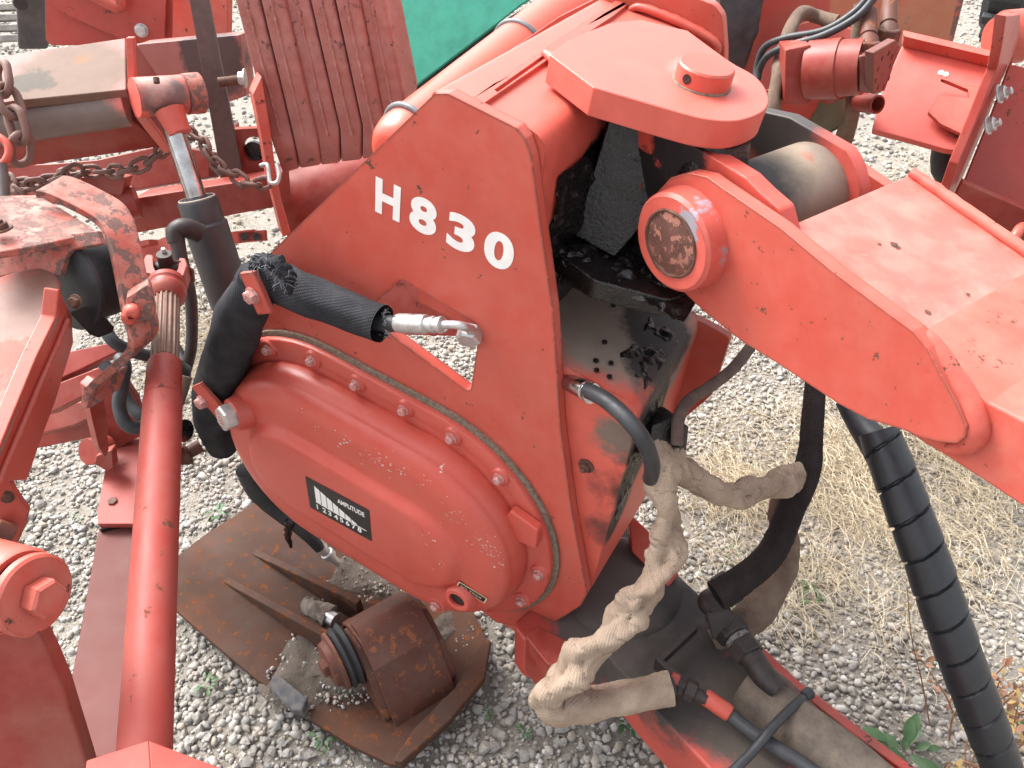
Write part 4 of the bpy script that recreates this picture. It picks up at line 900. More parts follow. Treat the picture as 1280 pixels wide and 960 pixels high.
slab('hinge_plate', [(118, 480), (150, 466), (172, 500), (185, 540), (150, 560), (134, 565)], face(150, 510, 1.55, 10, 10), .02, RED_SHADED, cf_, r=.004, bev=.003)
cyl('hinge_boss', W(110, 565, 1.52), W(134, 560, 1.56), .026, RED_SHADED, cf_)
slab('hinge_plate', [(120, 570), (140, 562), (142, 585), (134, 590), (118, 580)], face(130, 575, 1.5, 10, 20), .03, RED_SHADED, cf_, r=.004, bev=.003)
slab('side_bar', [(205, 445), (222, 470), (222, 640), (205, 640)], face(214, 560, 1.66, 10, 20), .03, RUST_R, cf_, bev=.003)
cyl('spring_pin', W(218, 575, 1.70), W(246, 560, 1.72), .022, RUST_R, cf_, prof=[(0, .012), (.02, .024), (.03, .024), (.034, .014), (.06, .014)])
obj('steel_disc', lathe(NB(), W(228, 538, 1.66), Vector((.8, -.4, .2)), [(0, .024), (.006, .024)], 30), CHROME, cf_)
for L, lab in (([(125, 398, 1.45), (140, 425, 1.44), (160, 437, 1.46), (185, 445, 1.5), (215, 452, 1.55), (232, 462, 1.6)], 'upper loose black hose crossing behind the splined shaft'),
          ([(150, 448, 1.4), (156, 458, 1.38), (153, 480, 1.37), (149, 505, 1.37), (156, 528, 1.37), (172, 535, 1.38), (200, 525, 1.42)], 'looped black hose bending back under the red drive tube'),
          ([(130, 455, 1.5), (146, 475, 1.5), (162, 505, 1.5), (178, 522, 1.5), (200, 530, 1.52)], 'straight black hose running behind the looped hose'),
          ([(205, 415, 1.75), (222, 438, 1.72), (232, 462, 1.7), (226, 490, 1.68), (215, 510, 1.66)], 'dark hose crossing the gravel right of the splined shaft')):
    t_ = tub('hose', WP(L), .0115, HOSE, None, 14, 8); top(t_, lab, 'hose')

# ================================================================== hydraulic ram
ram = thing('hydraulic_ram', 'black hydraulic ram with a chrome rod hung from a red eye tube', 'hydraulic ram', W(240, 230, 1.62))
e0, e1_ = W(168, 122, 1.60), W(254, 116, 1.68); ea = e1_ - e0; Le = ea.length
em = masked('eye_paint', (.52, .088, .066), [(tuple(W(205, 120, 1.60)), .045, .01, (.17, .11, .10), .05), (tuple(W(190, 108, 1.60)), .03, .01, (.55, .33, .28), .03)], seed=97, edge=.8)
obj('eye_tube', lathe(NB(), e0, ea, [(0, .038), (Le * .70, .038), (Le * .71, .034)], 40), em, ram)
obj('end_collar', lathe(NB(), e0 + ea * .71, ea, [(0, .036), (.002, .040), (.034, .041), (.036, .037)], 40), RED_W, ram)
obj('rod_neck', lathe(NB(), W(212, 138, 1.62), W(222, 160, 1.625) - W(212, 138, 1.62), [(0, .03), (.02, .026), (.05, .023)], 30), RED, ram)
r0, r1 = W(216, 158, 1.63), W(246, 248, 1.66)
cyl('chrome_rod', r0, r1, .0205, CHROME, ram, 36)
rd = (W(290, 380, 1.76) - r1).normalized(); Lr = (W(290, 380, 1.76) - r1).length
obj('cylinder_barrel', lathe(NB(), r1, rd, [(-.004, .022), (0, .024), (.001, .038), (.006, .041), (.05, .041), (.055, .045), (Lr, .045)], 44), masked('black_oily', (.03, .028, .030), [(tuple(r1 + rd * .18), .05, .02, (.05, .035, .035), .05)], seed=99, edge=0), ram)
tub('wiper_ring', [r1 + (basis(rd)[0] * math.cos(a) + basis(rd)[1] * math.sin(a)) * .036 for a in [k * math.pi / 12 for k in range(24)]], .0022, simple('dusty_seal', (.42, .38, .32), .7), ram, 8, 1, closed=True)
obj('port_elbow', tube(NB(), WP([(250, 292, 1.60), (232, 285, 1.58), (220, 290, 1.575), (220, 304, 1.575)]), [.02, .020, .019, .016], 16, 6), DARK, ram)
rh = thing('hose', 'thin black hose dropping from the ram port beside the shaft', 'hose', W(240, 400, 1.6))
tub('rubber_hose', WP([(221, 300, 1.575), (228, 330, 1.58), (238, 370, 1.6), (240, 410, 1.62), (238, 440, 1.63), (230, 470, 1.64), (222, 495, 1.64)]), [.015, .013, .012, .0115, .0115, .0115, .0115], DARK, rh, 14, 8)
tub('hose_cover', WP([(232, 470, 1.63), (226, 490, 1.63), (220, 506, 1.63)]), .014, SLEEVE_D, rh, 14, 6)
cyl('nipple', W(196, 104, 1.565), W(195, 97, 1.565), .006, RUSTP, ram)

# ================================================================== implement headstock at the upper left
hb = thing('headstock_beam', 'sun bleached red headstock beam with a rolled lower edge and a dark underside', 'beam', W(90, 120, 1.65))
bf1 = through(W(0, 110, 1.60), W(165, 80, 1.66), W(0, 72, 1.655))
BLE = masked('bleached_paint', (.22, .085, .07), [(tuple(bf1.at(85, 95)), .12, .02, (.185, .115, .085), .08), (tuple(bf1.at(38, 100)), .035, .008, (.085, .065, .05), .08), (tuple(bf1.at(100, 75)), .012, .010, (.24, .12, .055), .02), (tuple(bf1.at(83, 78)), .007, .003, (.18, .11, .09), .01)], seed=101, edge=.6, drough=.6)
slab('front_plate', [(-40, 78), (0, 70), (157, 47), (158, 112), (100, 118), (20, 126), (-40, 135)], bf1, .02, BLE, hb, bev=.003)
spec(BLE, .15)
rl0, rl1 = W(-40, 163, 1.62), W(160, 134, 1.66)
RLM = masked('rolled_edge', (.50, .13, .10), [(tuple(rl0.lerp(rl1, x_)  + Vector((0, -.02, -.02))), .07, .01, (.19, .14, .12), .05) for x_ in (.2, .4, .6, .8)], seed=103)
cyl('rolled_edge', rl0, rl1, .038, RLM, hb, 36)
uf = through(W(0, 190, 1.62), W(190, 160, 1.68), W(0, 210, 1.75))
slab3('underside', [W(-40, 178, 1.63), W(165, 150, 1.67), W(202, 183, 1.76), W(0, 213, 1.72), W(-40, 218, 1.72)], Vector((0, .05, .03)), RED_SHADED, hb)
slab('end_plate', [(157, 47), (167, 47), (169, 112), (178, 140), (198, 165), (214, 190), (206, 192), (186, 168), (168, 145), (160, 115)], face(165, 100, 1.62, 10, 10), .02, RED_L, hb, bev=.002)
slab3('end_web', [W(167, 50, 1.66), W(205, 108, 1.74), W(212, 150, 1.74), W(215, 186, 1.72), W(180, 140, 1.66), W(170, 110, 1.66)], Vector((-.01, .02, 0)), RED_SHADED, hb)
rs = thing('rear_box', 'dull red box section behind the headstock with a dark wet patch', 'box section', W(240, 100, 1.95))
rf = face(240, 100, 1.95, -6, 8)
WET = masked('wet_patch', (.30, .10, .085), [(tuple(rf.at(265, 75)), .08, .008, (.10, .062, .058), .05), (tuple(rf.at(285, 62)), .035, .008, (.10, .062, .058), .02)], seed=107)
slab('box_face', [(172, 55), (300, 43), (308, 120), (285, 128), (250, 140), (190, 150), (175, 110)], rf, .06, WET, rs, bev=.003)
slab('box_face', [(60, 205), (120, 200), (210, 180), (262, 190), (262, 222), (200, 232), (100, 250), (40, 258), (-30, 262), (-30, 208)], face(150, 205, 2.02, -8, 25), .05, RED_SHADED, rs, bev=.003)
rail = thing('lower_rail', 'dark red square rail with a collar low behind the chrome rod', 'rail', W(250, 260, 1.95))
slab('rail_face', [(165, 248), (345, 220), (348, 258), (168, 292)], face(250, 255, 1.86, -8, 10), .08, RED_SHADED, rail, r=.006, bev=.006)
cyl('collar', W(120, 262, 1.82), W(172, 252, 1.84), .036, RED_SHADED, rail)
slab('bolt_plate', [(100, 222), (136, 218), (158, 222), (150, 250), (140, 268), (128, 262), (124, 236), (104, 232)], face(130, 240, 1.80, -5, 15), .03, RED_SHADED, rail, r=.003, bev=.003)
slab('lower_tab', [(158, 304), (186, 299), (187, 306), (160, 312)], face(170, 305, 1.80, -5, 30), .04, RED, rail, bev=.002)
slab('pale_plate', [(165, 315), (180, 308), (217, 290), (222, 330), (215, 370), (168, 372), (160, 330)], face(190, 335, 1.85, -5, 50), .01, RED_L, rail, bev=.002)
for (px, hl) in (([(284, 290), (318, 286), (324, 300), (286, 305)], [(305, 296)]), ([(296, 290), (332, 287), (333, 300), (298, 303)], [(306, 296), (322, 294)])):
    slab('foot_tab', px, face(308, 296, 2.12, -5, 40), .012, RED_E, rail, bev=.002)
for i in range(2): obj('tab_hole', lathe(NB(), W(306 + 15 * i, 296, 2.112), Vector((0, -.7, .7)), [(0, .011), (.003, .011)], 16), GREASE, rail)
flat = thing('flat_bar', 'long brown flat steel bar leaning across behind the chrome rod', 'bar', W(265, 120, 1.8))
slab('bar', [(233, -20), (257, -20), (302, 212), (276, 218)], face(265, 120, 1.80, 6, 5), .012, BAR, flat, bev=.001) 
fr2 = thing('weight_frame', 'red frame plate with a keyhole opening beside the ballast slabs', 'frame', W(320, 180, 1.9))
khole = [(300 + 0, 187)]
kf = face(318, 180, 1.88, -4, 6)
ring = [(317 + 15 * math.cos(a), 187 + 16 * math.sin(a)) for a in [k * math.pi / 10 for k in range(20)]]
slab('keyhole_plate', [(286, 162), (327, 160), (335, 215), (340, 260), (300, 262), (288, 215)], kf, .02, RED_SHADED, fr2, holes=[ring], bev=.002)
obj('hole_plug', lathe(NB(), kf.at(320, 189, -.03), kf.n, [(0, .026), (.012, .026)], 30), GREASE, fr2)
slab('plug_tail', [(317, 196), (325, 196), (326, 214), (319, 214)], kf.shift(-.012), .008, GREASE, fr2)
slab('upright', [(327, 95), (338, 160), (345, 215), (352, 250), (364, 292), (354, 297), (336, 225), (326, 165), (316, 118)], face(340, 200, 1.74, 25, 5), .05, RED_L, fr2, bev=.003)
slab('side_rail', [(270, 165), (292, 160), (300, 235), (276, 238)], face(285, 200, 1.98, 0, 5), .05, RED_SHADED, fr2, bev=.003)
slab('foot_gusset', [(345, 205), (420, 195), (420, 205), (372, 240), (360, 245)], face(380, 215, 2.0, 0, 30), .02, RED_L, fr2, bev=.002)
obj('roller', lathe(NB(), W(350, 262, 2.05), Vector((1, .35, .05)), [(0, .10), (.02, .11), (.26, .11), (.3, .09)], 40), RED_SHADED, fr2)
bolt(bolt_mesh('sb', ZINC, .014, .012, .020, .003), W(307, 98, 1.70), Vector((-1, -.1, .05)), fr2, 'lock_nut')
cyl('threaded_rod', W(273, 103, 1.71), W(305, 99, 1.72), .010, RUSTP, fr2, 20)

# ballast slabs, each a piece of its own
tops = [293, 325, 355.5, 387, 418, 449, 481]
bots = [(339, 179), (366, 172.5), (395, 168), (424, 161), (452, 157), (479, 149), (506, 122)]
low_ = [(352, 217), (374, 211), (400.5, 207), (425.5, 203), (452, 200), (480, 193), (507, 168)]
names = ['leftmost ballast slab, beside the chain and the zinc nut', 'second ballast slab from the left, worn grey near the top', 'third ballast slab from the left with faint raised marks',
         'fourth ballast slab from the left with a blackened top', 'fifth ballast slab from the left, partly behind the pale tube', 'rightmost ballast slab, touching the green panel']
pfb = face(400, 100, 1.68, -4, 12)
for i in range(6):
    th_ = thing('ballast_slab', names[i] , 'ballast weight', pfb.at((tops[i] + bots[i][0]) / 2, 90), 'ballast slabs hung side by side')
    g = .8
    d = .006 * math.sin(i * 2.1)
    fr_ = pfb.shift(d)
    px = [(tops[i] + g, -30 * 0 - 2), (tops[i + 1] - g, -2), (bots[i + 1][0] - g, bots[i + 1][1]), (bots[i][0] + g, bots[i][1])]
    ex0 = (bots[i][0] - tops[i]) / bots[i][1]; px[0] = (tops[i] + g - ex0 * 40, -40); px[1] = (tops[i + 1] - g - ex0 * 40, -40)
    L = [fr_.at(u, v) for u, v in px]
    bk = Vector((.02, .09, -.035))
    kx = (tops[i] + .8 + (low_[i][0] - bots[i][0]) * 0)
    fb = fr_.shift(-.035); C1, C2 = fb.at(low_[i + 1][0] - g, low_[i + 1][1]), fb.at(low_[i][0] + g, low_[i][1])
    bm = NB(); ft_ = [L[0], L[1], L[2], C1, C2, L[3]]; back = [q + Vector((.02, .10, .0)) for q in (L[0], L[1], L[2])] + [C1 + Vector((.015, .07, .0)), C2 + Vector((.015, .07, .0)), L[3] + Vector((.02, .10, .0))]
    a_ = [bm.verts.new(q) for q in ft_]; b_ = [bm.verts.new(q) for q in back]
    bm.faces.new((a_[0], a_[1], a_[2], a_[5])); bm.faces.new((a_[5], a_[2], a_[3], a_[4])); bm.faces.new((b_[0], b_[1], b_[2], b_[5])); bm.faces.new((b_[5], b_[2], b_[3], b_[4]))
    for s_, e_ in ((0, 1), (1, 2), (2, 3), (3, 4), (4, 5), (5, 0)): bm.faces.new((a_[s_], b_[s_], b_[e_], a_[e_]))
    bmesh.ops.recalc_face_normals(bm, faces=bm.faces[:]); obj('slab_body', bm, RED_B, th_, .005, 3)
    tub('cast_seam', [fr_.at(tops[i] + (tops[i + 1] - tops[i]) * .45 + ex0 * y_, y_, .0005) for y_ in range(-30, 175, 20)], .0032, RED_B, th_, 8, 10, fn=lambda s, a, i=i: 1 + .7 * noise.noise(Vector((s * 130, a, i))))
# red sheet machine behind
bk1 = thing('red_guard', 'bright red guard sheets with one zinc bolt behind the bleached headstock beam', 'guard', W(120, 30, 2.1))
g1_ = face(120, 20, 2.05, 8, 10)
slab('guard_sheet', [(56, -60), (215, -60), (215, 52), (150, 56), (64, 57), (57, 50)], g1_, .01, RED_R, bk1, r=.01)
slab('guard_flap', [(56, -60), (60, 2), (80, 18), (150, 48), (165, 55), (205, 52), (210, -60)], g1_.shift(.03), .01, RED_R, bk1, r=.008)
slab('guard_sheet', [(208, -60), (285, -60), (284, 50), (205, 54)], face(240, 20, 2.12, -25, 0), .02, RED_L, bk1)
tub('handle_bar', [g1_.at(u, v, .07) for u, v in [(95, -20), (120, -4), (145, 8), (150, 0), (140, -20)]], .014, RED, bk1, 14, 8)
bolt(bolt_mesh('zb', ZINC, .014, .012, .017, .003), g1_.at(177, 38, .03), g1_.n, bk1)
wh = thing('dark_post', 'dark brown grimy upright post at the far upper left', 'post', W(38, 30, 2.5))
slab('post_body', [(16, -60), (60, -60), (60, 62), (22, 62)], face(38, 20, 2.5, 20, 5), .1, simple('brown_grime', (.09, .075, .07), .7, 0, sc=15, bump=.4, col2=(.05, .045, .045)), wh, bev=.01)
cyl('post_bolt', W(24, 3, 2.45), W(26, 4, 2.4), .02, DARK, wh)
pal = thing('pallet', 'stack of pale wooden boards on the ground at the upper left corner', 'pallet', Gz(5, 35, .0))
for k_ in range(4):
    p_ = face(0, 12 + k_ * 13, 4.2, 5, 20)
    slab('board', [(-60, 6 + k_ * 13), (22, 4 + k_ * 13), (22, 12 + k_ * 13), (-60, 15 + k_ * 13)], p_, .09, simple('grey_board', (.34, .31, .28), .85, sc=20, col2=(.2, .18, .17)) if k_ == 0 else bpy.data.materials['grey_board'], pal, bev=.005)

# green panel and the pale tube with its rings
gp = thing('green_panel', 'bright sea green painted panel with a dark band behind the ballast slabs', 'panel', W(560, 60, 2.6))
gf = face(560, 50, 2.55, -12, 25)
GRN = simple('green_paint', (.055, .38, .27), .45, 0, sc=14, bump=.1, col2=(.035, .27, .19))
slab('panel_sheet', [(470, -60), (760, -60), (650, 6), (600, 45), (515, 110), (480, 125)], gf, .02, GRN, gp)
slab('rubber_edge', [(512, 93), (560, 66), (655, 10), (700, -25), (730, -20), (640, 45), (560, 110), (515, 135)], gf.shift(-.06), .05, simple('dark_green_rubber', (.03, .04, .04), .5), gp)
slab('panel_sheet', [(500, 120), (560, 90), (640, 40), (640, 140), (500, 160)], gf.shift(-.14), .02, simple('deep_green', (.04, .2, .13), .5), gp)
rp = thing('red_bracket_plate', 'flat dull red tab between the ballast slabs and the green panel', 'tab', W(495, 60, 1.85))
slab('tab_plate', [(478, 18), (503, 21), (515, 92), (498, 94), (478, 60)], face(495, 60, 1.80, -4, 10), .03, RED_L, rp, bev=.003)
pt = thing('pale_tube', 'large glossy red tube bleached by glare with two grey rings, behind the lettered plate', 'tube', W(620, 80, 1.55))
TUBEM = paint('glossy_red', c1=(.58, .085, .05), c2=(.55, .075, .045), fade=.1, chips=0, dirt=.03, rough=.34, lump=.05, edge=0, seed=111)
t0_, t1_ = W(510, 178, 1.36), W(800, -48, 1.90); td = t1_ - t0_
obj('tube_body', lathe(NB(), t0_, td, [(-.05, .03), (-.045, .042), (-.03, .052), (-.01, .0575), (.01, .058), (td.length, .074)], 64), TUBEM, pt)
for (u, v), nm in (((612, 74), 0), ((483, 168), 1)):
    s_ = .40 if nm == 0 else .012
    cc = t0_ + td * s_; bx_, by_, bz_ = basis(td); rr = .0645 if nm == 0 else .060
    tub('grey_ring', [cc + (bx_ * math.cos(a) + by_ * math.sin(a)) * rr + bz_ * .008 * math.cos(a) for a in [k * math.pi / 14 for k in range(28)]], .0062, simple('grey_hose', (.12, .125, .135), .5) if nm == 0 else bpy.data.materials['grey_hose'], pt, 12, 2, closed=True)

# ================================================================== chains
CHM = paint('chain_rust', c1=(.17, .08, .06), c2=(.12, .06, .05), fade=.5, fadec=(.24, .15, .12), chips=.2, rust=(.22, .08, .04), dirt=.4, dirtc=(.13, .10, .09), rough=.65, lump=.4, seed=121)
def link_mesh(L, Wd, r, key):
    pts = []
    for k in range(10):
        a = -math.pi / 2 + math.pi * k / 9; pts.append(Vector((L / 2 - Wd / 2 + Wd / 2 * math.cos(a), Wd / 2 * math.sin(a), 0)))
    for k in range(10):
        a = math.pi / 2 + math.pi * k / 9; pts.append(Vector((-L / 2 + Wd / 2 + Wd / 2 * math.cos(a), Wd / 2 * math.sin(a), 0)))
    bm = tube(NB(), pts, r, 8, 1, closed=True); me = bpy.data.meshes.new('link'); bm.to_mesh(me); bm.free(); finish(me, CHM, 70); return me
def chain(label, pts, L, Wd, r, sag=None, jitter=.15, th=None):
    me = link_mesh(L, Wd, r, 0); P = [Vector(p) for p in spline([tuple(p) for p in pts], 24)]
    t = thing('chain', label, 'chain', P[0]) if th is None else th; pitch = L - 2 * r * 1.15; acc = 0; i = 1; n = 0; last = P[0]
    while i < len(P):
        d = (P[i] - last).length
        if d >= pitch:
            nx = last + (P[i] - last).normalized() * pitch; c = (last + nx) / 2; X = (nx - last).normalized()
            Y = X.cross(Vector((.2, -.6, .8))).normalized(); Z = X.cross(Y)
            a = (n % 2) * math.pi / 2 + .6 + random.gauss(0, jitter); Y2 = Y * math.cos(a) + Z * math.sin(a); Z2 = X.cross(Y2)
            o = bpy.data.objects.new('link', me); COL.objects.link(o); o.parent = t
            o.matrix_basis = Matrix.Translation(c - ORG[t.name]) @ Matrix((X, Y2, Z2)).transposed().to_4x4(); last = nx; n += 1
        else: i += 1
    return t
chain('heavy rusty chain hanging at the left edge in front of the headstock beam', WP([(2, 85, 1.55), (8, 118, 1.54), (20, 150, 1.54), (28, 180, 1.55), (26, 205, 1.58)]), .066, .040, .0078)
c2_ = chain('rusty chain swagged from behind the headstock towards the chrome rod', WP([(10, 232, 1.80), (40, 236, 1.80), (70, 222, 1.80), (100, 216, 1.79), (130, 214, 1.78), (155, 214, 1.76), (180, 205, 1.76), (198, 192, 1.77), (212, 178, 1.78), (225, 165, 1.8)]), .043, .026, .0050)
for q in ([(22, 232, 1.78), (50, 228, 1.77), (80, 226, 1.78)], [(60, 240, 1.78), (85, 218, 1.76), (105, 208, 1.77)], [(12, 222, 1.78), (30, 245, 1.77), (60, 238, 1.77)], [(70, 232, 1.77), (95, 222, 1.75), (108, 214, 1.76)]):
    chain('', WP(q), .043, .026, .0050, jitter=.8, th=c2_)
chain('rusty brown chain hooked between the flat bar and the grey shackle', WP([(226, 162, 1.74), (245, 170, 1.74), (255, 178, 1.73), (262, 196, 1.72), (275, 210, 1.71), (295, 220, 1.70), (312, 232, 1.70), (325, 230, 1.69), (338, 226, 1.68)]), .041, .024, .0048)
sk = thing('shackle', 'grey steel hook shackle at the end of the rusty chain', 'shackle', W(342, 222, 1.68))
tub('shackle_bow', WP([(326, 207, 1.68), (334, 206, 1.67), (336, 218, 1.67), (338, 228, 1.67), (346, 228, 1.67), (349, 218, 1.67), (346, 205, 1.67)]), .0045, ZINC, sk, 10, 6)
rg_ = tub('ring_link', WP([(0, 172, 1.52), (9, 180, 1.52), (11, 192, 1.52), (4, 204, 1.52), (-8, 206, 1.53), (-16, 192, 1.53), (-12, 176, 1.53)]), .0075, RED, None, 12, 5, closed=True); top(rg_, 'red painted ring at the left edge below the heavy chain', 'ring')
pg = tub('hanging_strap', WP([(2, 205, 1.5), (5, 225, 1.5), (6, 248, 1.5)]), .009, BAR, None, 12, 4); top(pg, 'short brown bar hanging below the red ring', 'bar')

# ================================================================== machine with hydraulic motor, upper right
hm = thing('cutting_unit', 'red cutting head housing with a hydraulic motor, discs and ports at the upper right', 'cutting head', W(1010, 90, 1.9))
slab('side_sheet', [(935, -60), (1040, -60), (1037, 20), (1000, 70), (975, 120), (970, 185), (930, 185), (905, 150), (905, 60)], face(960, 60, 2.15, 20, 0), .012, RED_R, hm, r=.01)
slab('rear_sheet', [(1030, -60), (1210, -60), (1196, 0), (1185, 55), (1160, 80), (1090, 70), (1030, 30)], face(1100, 20, 2.35, -15, 5), .012,
     paint('rusty_ochre', c1=(.36, .13, .07), c2=(.42, .10, .06), fade=.5, fadec=(.35, .2, .12), chips=.35, rust=(.2, .11, .07), dirt=.5, dirtc=(.34, .20, .12), seed=131), hm)
slab('rust_edge', [(1196, -60), (1215, -60), (1205, 0), (1190, 58), (1178, 66), (1186, 20)], face(1195, 0, 2.33, 10, 0), .02, RED_W, hm, bev=.002)
slab('lower_disc', [(930, 120), (1010, 100), (1030, 120), (1012, 150), (985, 170), (955, 185), (925, 185)], face(980, 140, 2.05, 20, 15), .012, RED, hm, r=.03)
dm_ = W(1010, 110, 2.0)
obj('cutting_disc', lathe(NB(), W(1015, 100, 2.08), Vector((-.35, -.8, .45)), [(0, .14), (.008, .145), (.012, .14)], 60), masked('disc_paint', (.34, .055, .04), [(tuple(W(1020, 145, 2.06)), .085, .02, (.13, .11, .06), .04)], seed=133), hm)
mo0, mo1 = W(985, 90, 1.93), W(1085, 82, 1.84); ma = (mo1 - mo0)
slab('motor_flange', [(982, 62), (1012, 56), (1020, 62), (1014, 128), (1008, 132), (980, 130)], face(1000, 95, 1.86, -5, 5), .09, RED_SHADED, hm, r=.006, bev=.006)  # shade round the motor is put into its dark red
slab('flange_top', [(982, 60), (1014, 54), (1048, 36), (1036, 34), (990, 52)], face(1010, 50, 1.86, -5, 60), .01, RED_L, hm)
obj('motor_body', lathe(NB(), W(1012, 88, 1.88), W(1072, 84, 1.82) - W(1012, 88, 1.88), [(0, .066), (.07, .066), (.072, .062), (.12, .060)], 48), RED_SHADED, hm)
BLK = paint('block_paint', c1=(.20, .055, .042), c2=(.15, .045, .035), fade=.4, fadec=(.22, .11, .09), chips=.3, dirt=.4, dirtc=(.10, .06, .05), rough=.55, seed=161)
mf = face(1100, 95, 1.78, 50, 0)
pts_f = [(1092, 66), (1120, 50), (1126, 58), (1106, 114), (1092, 118)]
slab('port_block', [(1074, 70), (1093, 68), (1093, 117), (1074, 115)], face(1084, 92, 1.775, -8, 5), .06, BLK, hm, bev=.004)
slab('port_face', pts_f, mf, .02, BLK, hm, bev=.003)
slab('block_top', [(1074, 70), (1078, 66), (1112, 50), (1120, 50), (1093, 68)], face(1095, 62, 1.775, 10, 65), .008, BLK, hm)
for (u, v) in ((1103, 73), (1111, 67), (1115, 71), (1098, 86), (1113, 82), (1095, 101), (1098, 109), (1105, 108), (1111, 98)):
    obj('port_hole', lathe(NB(), mf.at(u, v, .0), mf.n, [(0, .0055), (.0012, .0055)], 12), GREASE, hm)
for x_, t_ in ((1085, 1.79), (1110, 1.84)):
    cyl('port_fitting', W(x_, 65 - (x_ - 1085) * .6, t_), W(x_ + 2, 5 - (x_ - 1085) * .6, t_ + .05), .020, RUST_R, hm, prof=[(0, .022), (.035, .022), (.036, .016), (.045, .016), (.046, .019), (.12, .017)])
    nut(W(x_, 60 - (x_ - 1085) * .6, t_), Vector((0, .1, 1)), .026, .03, .2, hm, RUST_R)
cyl('drain_tube', W(1035, 115, 2.0), W(1052, 108, 1.93), .03, RED_SHADED, hm); cyl('open_stub', W(1072, 128, 1.95), W(1092, 130, 1.90), .028, RED_SHADED, hm, prof=[(0, .022), (.07, .022), (.072, .017), (.03, .016)])
bk3 = thing('tarp_cover', 'crumpled dark grey tarpaulin draped beside the red side sheet', 'tarpaulin', W(930, 40, 2.1))
fr_t = face(930, 40, 2.05, 10, 0); tp = rnd([fr_t.at(u, v) for u, v in [(895, -60), (960, -60), (955, 10), (943, 50), (932, 86), (918, 80), (900, 60)]], .01)
bm = prism(NB(), [tp], -fr_t.n * .02); bmesh.ops.triangulate(bm, faces=bm.faces[:]); bmesh.ops.subdivide_edges(bm, edges=bm.edges[:], cuts=4, use_grid_fill=True)
for v in bm.verts: v.co += noise.noise_vector(v.co * 14) * .014 + noise.noise_vector(v.co * 40) * .006
obj('tarp', bm, simple('grey_tarp', (.035, .035, .04), .6, 0, sc=20, bump=.5, col2=(.07, .068, .07), dist=.004), bk3, ang=180)
for L, lab, mt, r_ in (([(1090, -10, 1.8), (1068, 15, 1.82), (1030, 38, 1.85), (980, 48, 1.90), (955, 60, 1.95), (946, 85, 1.98), (946, 100, 1.98)], 'upper thin black hose arching left from the motor fittings', HOSE, .0085),
              ([(1095, -5, 1.79), (1070, 22, 1.81), (1030, 44, 1.84), (990, 56, 1.88), (962, 68, 1.93), (950, 85, 1.97), (947, 100, 1.98)], 'lower thin black hose arching left from the motor fittings', HOSE, .0085),
              ([(1045, 28, 1.98), (1020, 20, 2.0), (1000, 18, 1.98), (988, 40, 1.95), (976, 80, 1.93), (968, 120, 1.92), (966, 150, 1.93), (966, 176, 1.95)], 'dusty grey sleeved hose hanging down in front of the red side sheet', SLEEVE_D, .018),
              ([(1078, 5, 1.85), (1076, 25, 1.86), (1072, 48, 1.88)], 'short frayed grey sleeve beside the motor fittings', SLEEVE_D, .018),
              ([(1068, 110, 1.95), (1066, 135, 1.97), (1058, 165, 2.05), (1045, 195, 2.15), (1030, 215, 2.25)], 'dark brown sleeved hose running down from the motor to the ground', SLEEVE_D, .020)):
    t_ = tub('hose', WP(L), r_, mt, None, 16, 10, fn=fold(60, 20, .12, r_ * 1000 + L[0][0]) if mt is SLEEVE_D else None); top(t_, lab, 'hose')

# ================================================================== red blade channel at the right edge
rb = thing('blade_channel', 'red channel shaped blade holder with bolts and chipped patch at the right edge', 'blade holder', W(1190, 150, 1.9))
cf1 = through(W(1128, 60, 2.0), W(1245, 95, 1.9), W(1100, 160, 1.95))
CHP = masked('channel_paint', (.50, .080, .060), [(tuple(cf1.at(1205, 125)), .012, .004, (.30, .20, .15), .06), (tuple(cf1.at(1200, 160)), .03, .008, (.22, .09, .06), .07)], seed=141, edge=.7)
slab('inner_face', [(1128, 56), (1255, 84), (1245, 115), (1208, 190), (1180, 186), (1130, 172), (1090, 162), (1104, 108)], cf1, .02, CHP, rb, bev=.003)
slab3('top_lip', [cf1.at(u, v, .004) for u, v in [(1126, 50), (1262, 82), (1262, 90), (1128, 58)]], cf1.n * .035 + Vector((0, 0, .0)), RED_L, rb, r=.003, bev=.003)
slab('pocket_plate', [(1176, 98), (1184, 100), (1235, 111), (1237, 120), (1212, 172), (1204, 168), (1176, 155), (1160, 140), (1172, 118), (1212, 122), (1210, 112)], cf1.shift(.03), .012, RED_E, rb, bev=.003)
slab('dividing_rib', [(1258, 20), (1276, 18), (1276, 45), (1262, 82), (1252, 100), (1230, 160), (1200, 230), (1184, 285), (1172, 278), (1198, 205), (1225, 140), (1246, 88), (1252, 60)], face(1230, 140, 1.78, 55, 0), .02, RED_R, rb, bev=.003)
rfc = face(1260, 160, 1.85, -25, 25)
slab('outer_face', [(1262, 80), (1400, 110), (1400, 300), (1282, 262), (1203, 232), (1240, 140)], rfc, .02, RED_R, rb, bev=.003)
slab('lower_face', [(1203, 228), (1282, 262), (1400, 300), (1400, 480), (1282, 340), (1200, 300), (1178, 280)], face(1240, 270, 1.80, -15, -8), .02, RED_SHADED, rb, bev=.003)
slab('foot_strip', [(1178, 272), (1210, 278), (1262, 296), (1400, 340), (1400, 420), (1284, 350), (1230, 320), (1190, 290)], face(1240, 300, 1.74, -15, 40), .015, RED_R, rb, bev=.003)
for (u, v, f_) in ((1248, 118, 0), (1234, 157, 0)): bolt(bolt_mesh('hz', ZINC, .016, .012, .021, .004, stud=.010), W(u, v, 1.74), Vector((.6, -.5, .5)), rb)
for (u, v) in ((1231, 310), (1243, 301)): bolt(bolt_mesh('hz2', ZINC, .010, .006, .012, .002), face(1240, 300, 1.74, -15, 40).at(u, v, .001), Vector((-.2, -.7, .7)), rb)
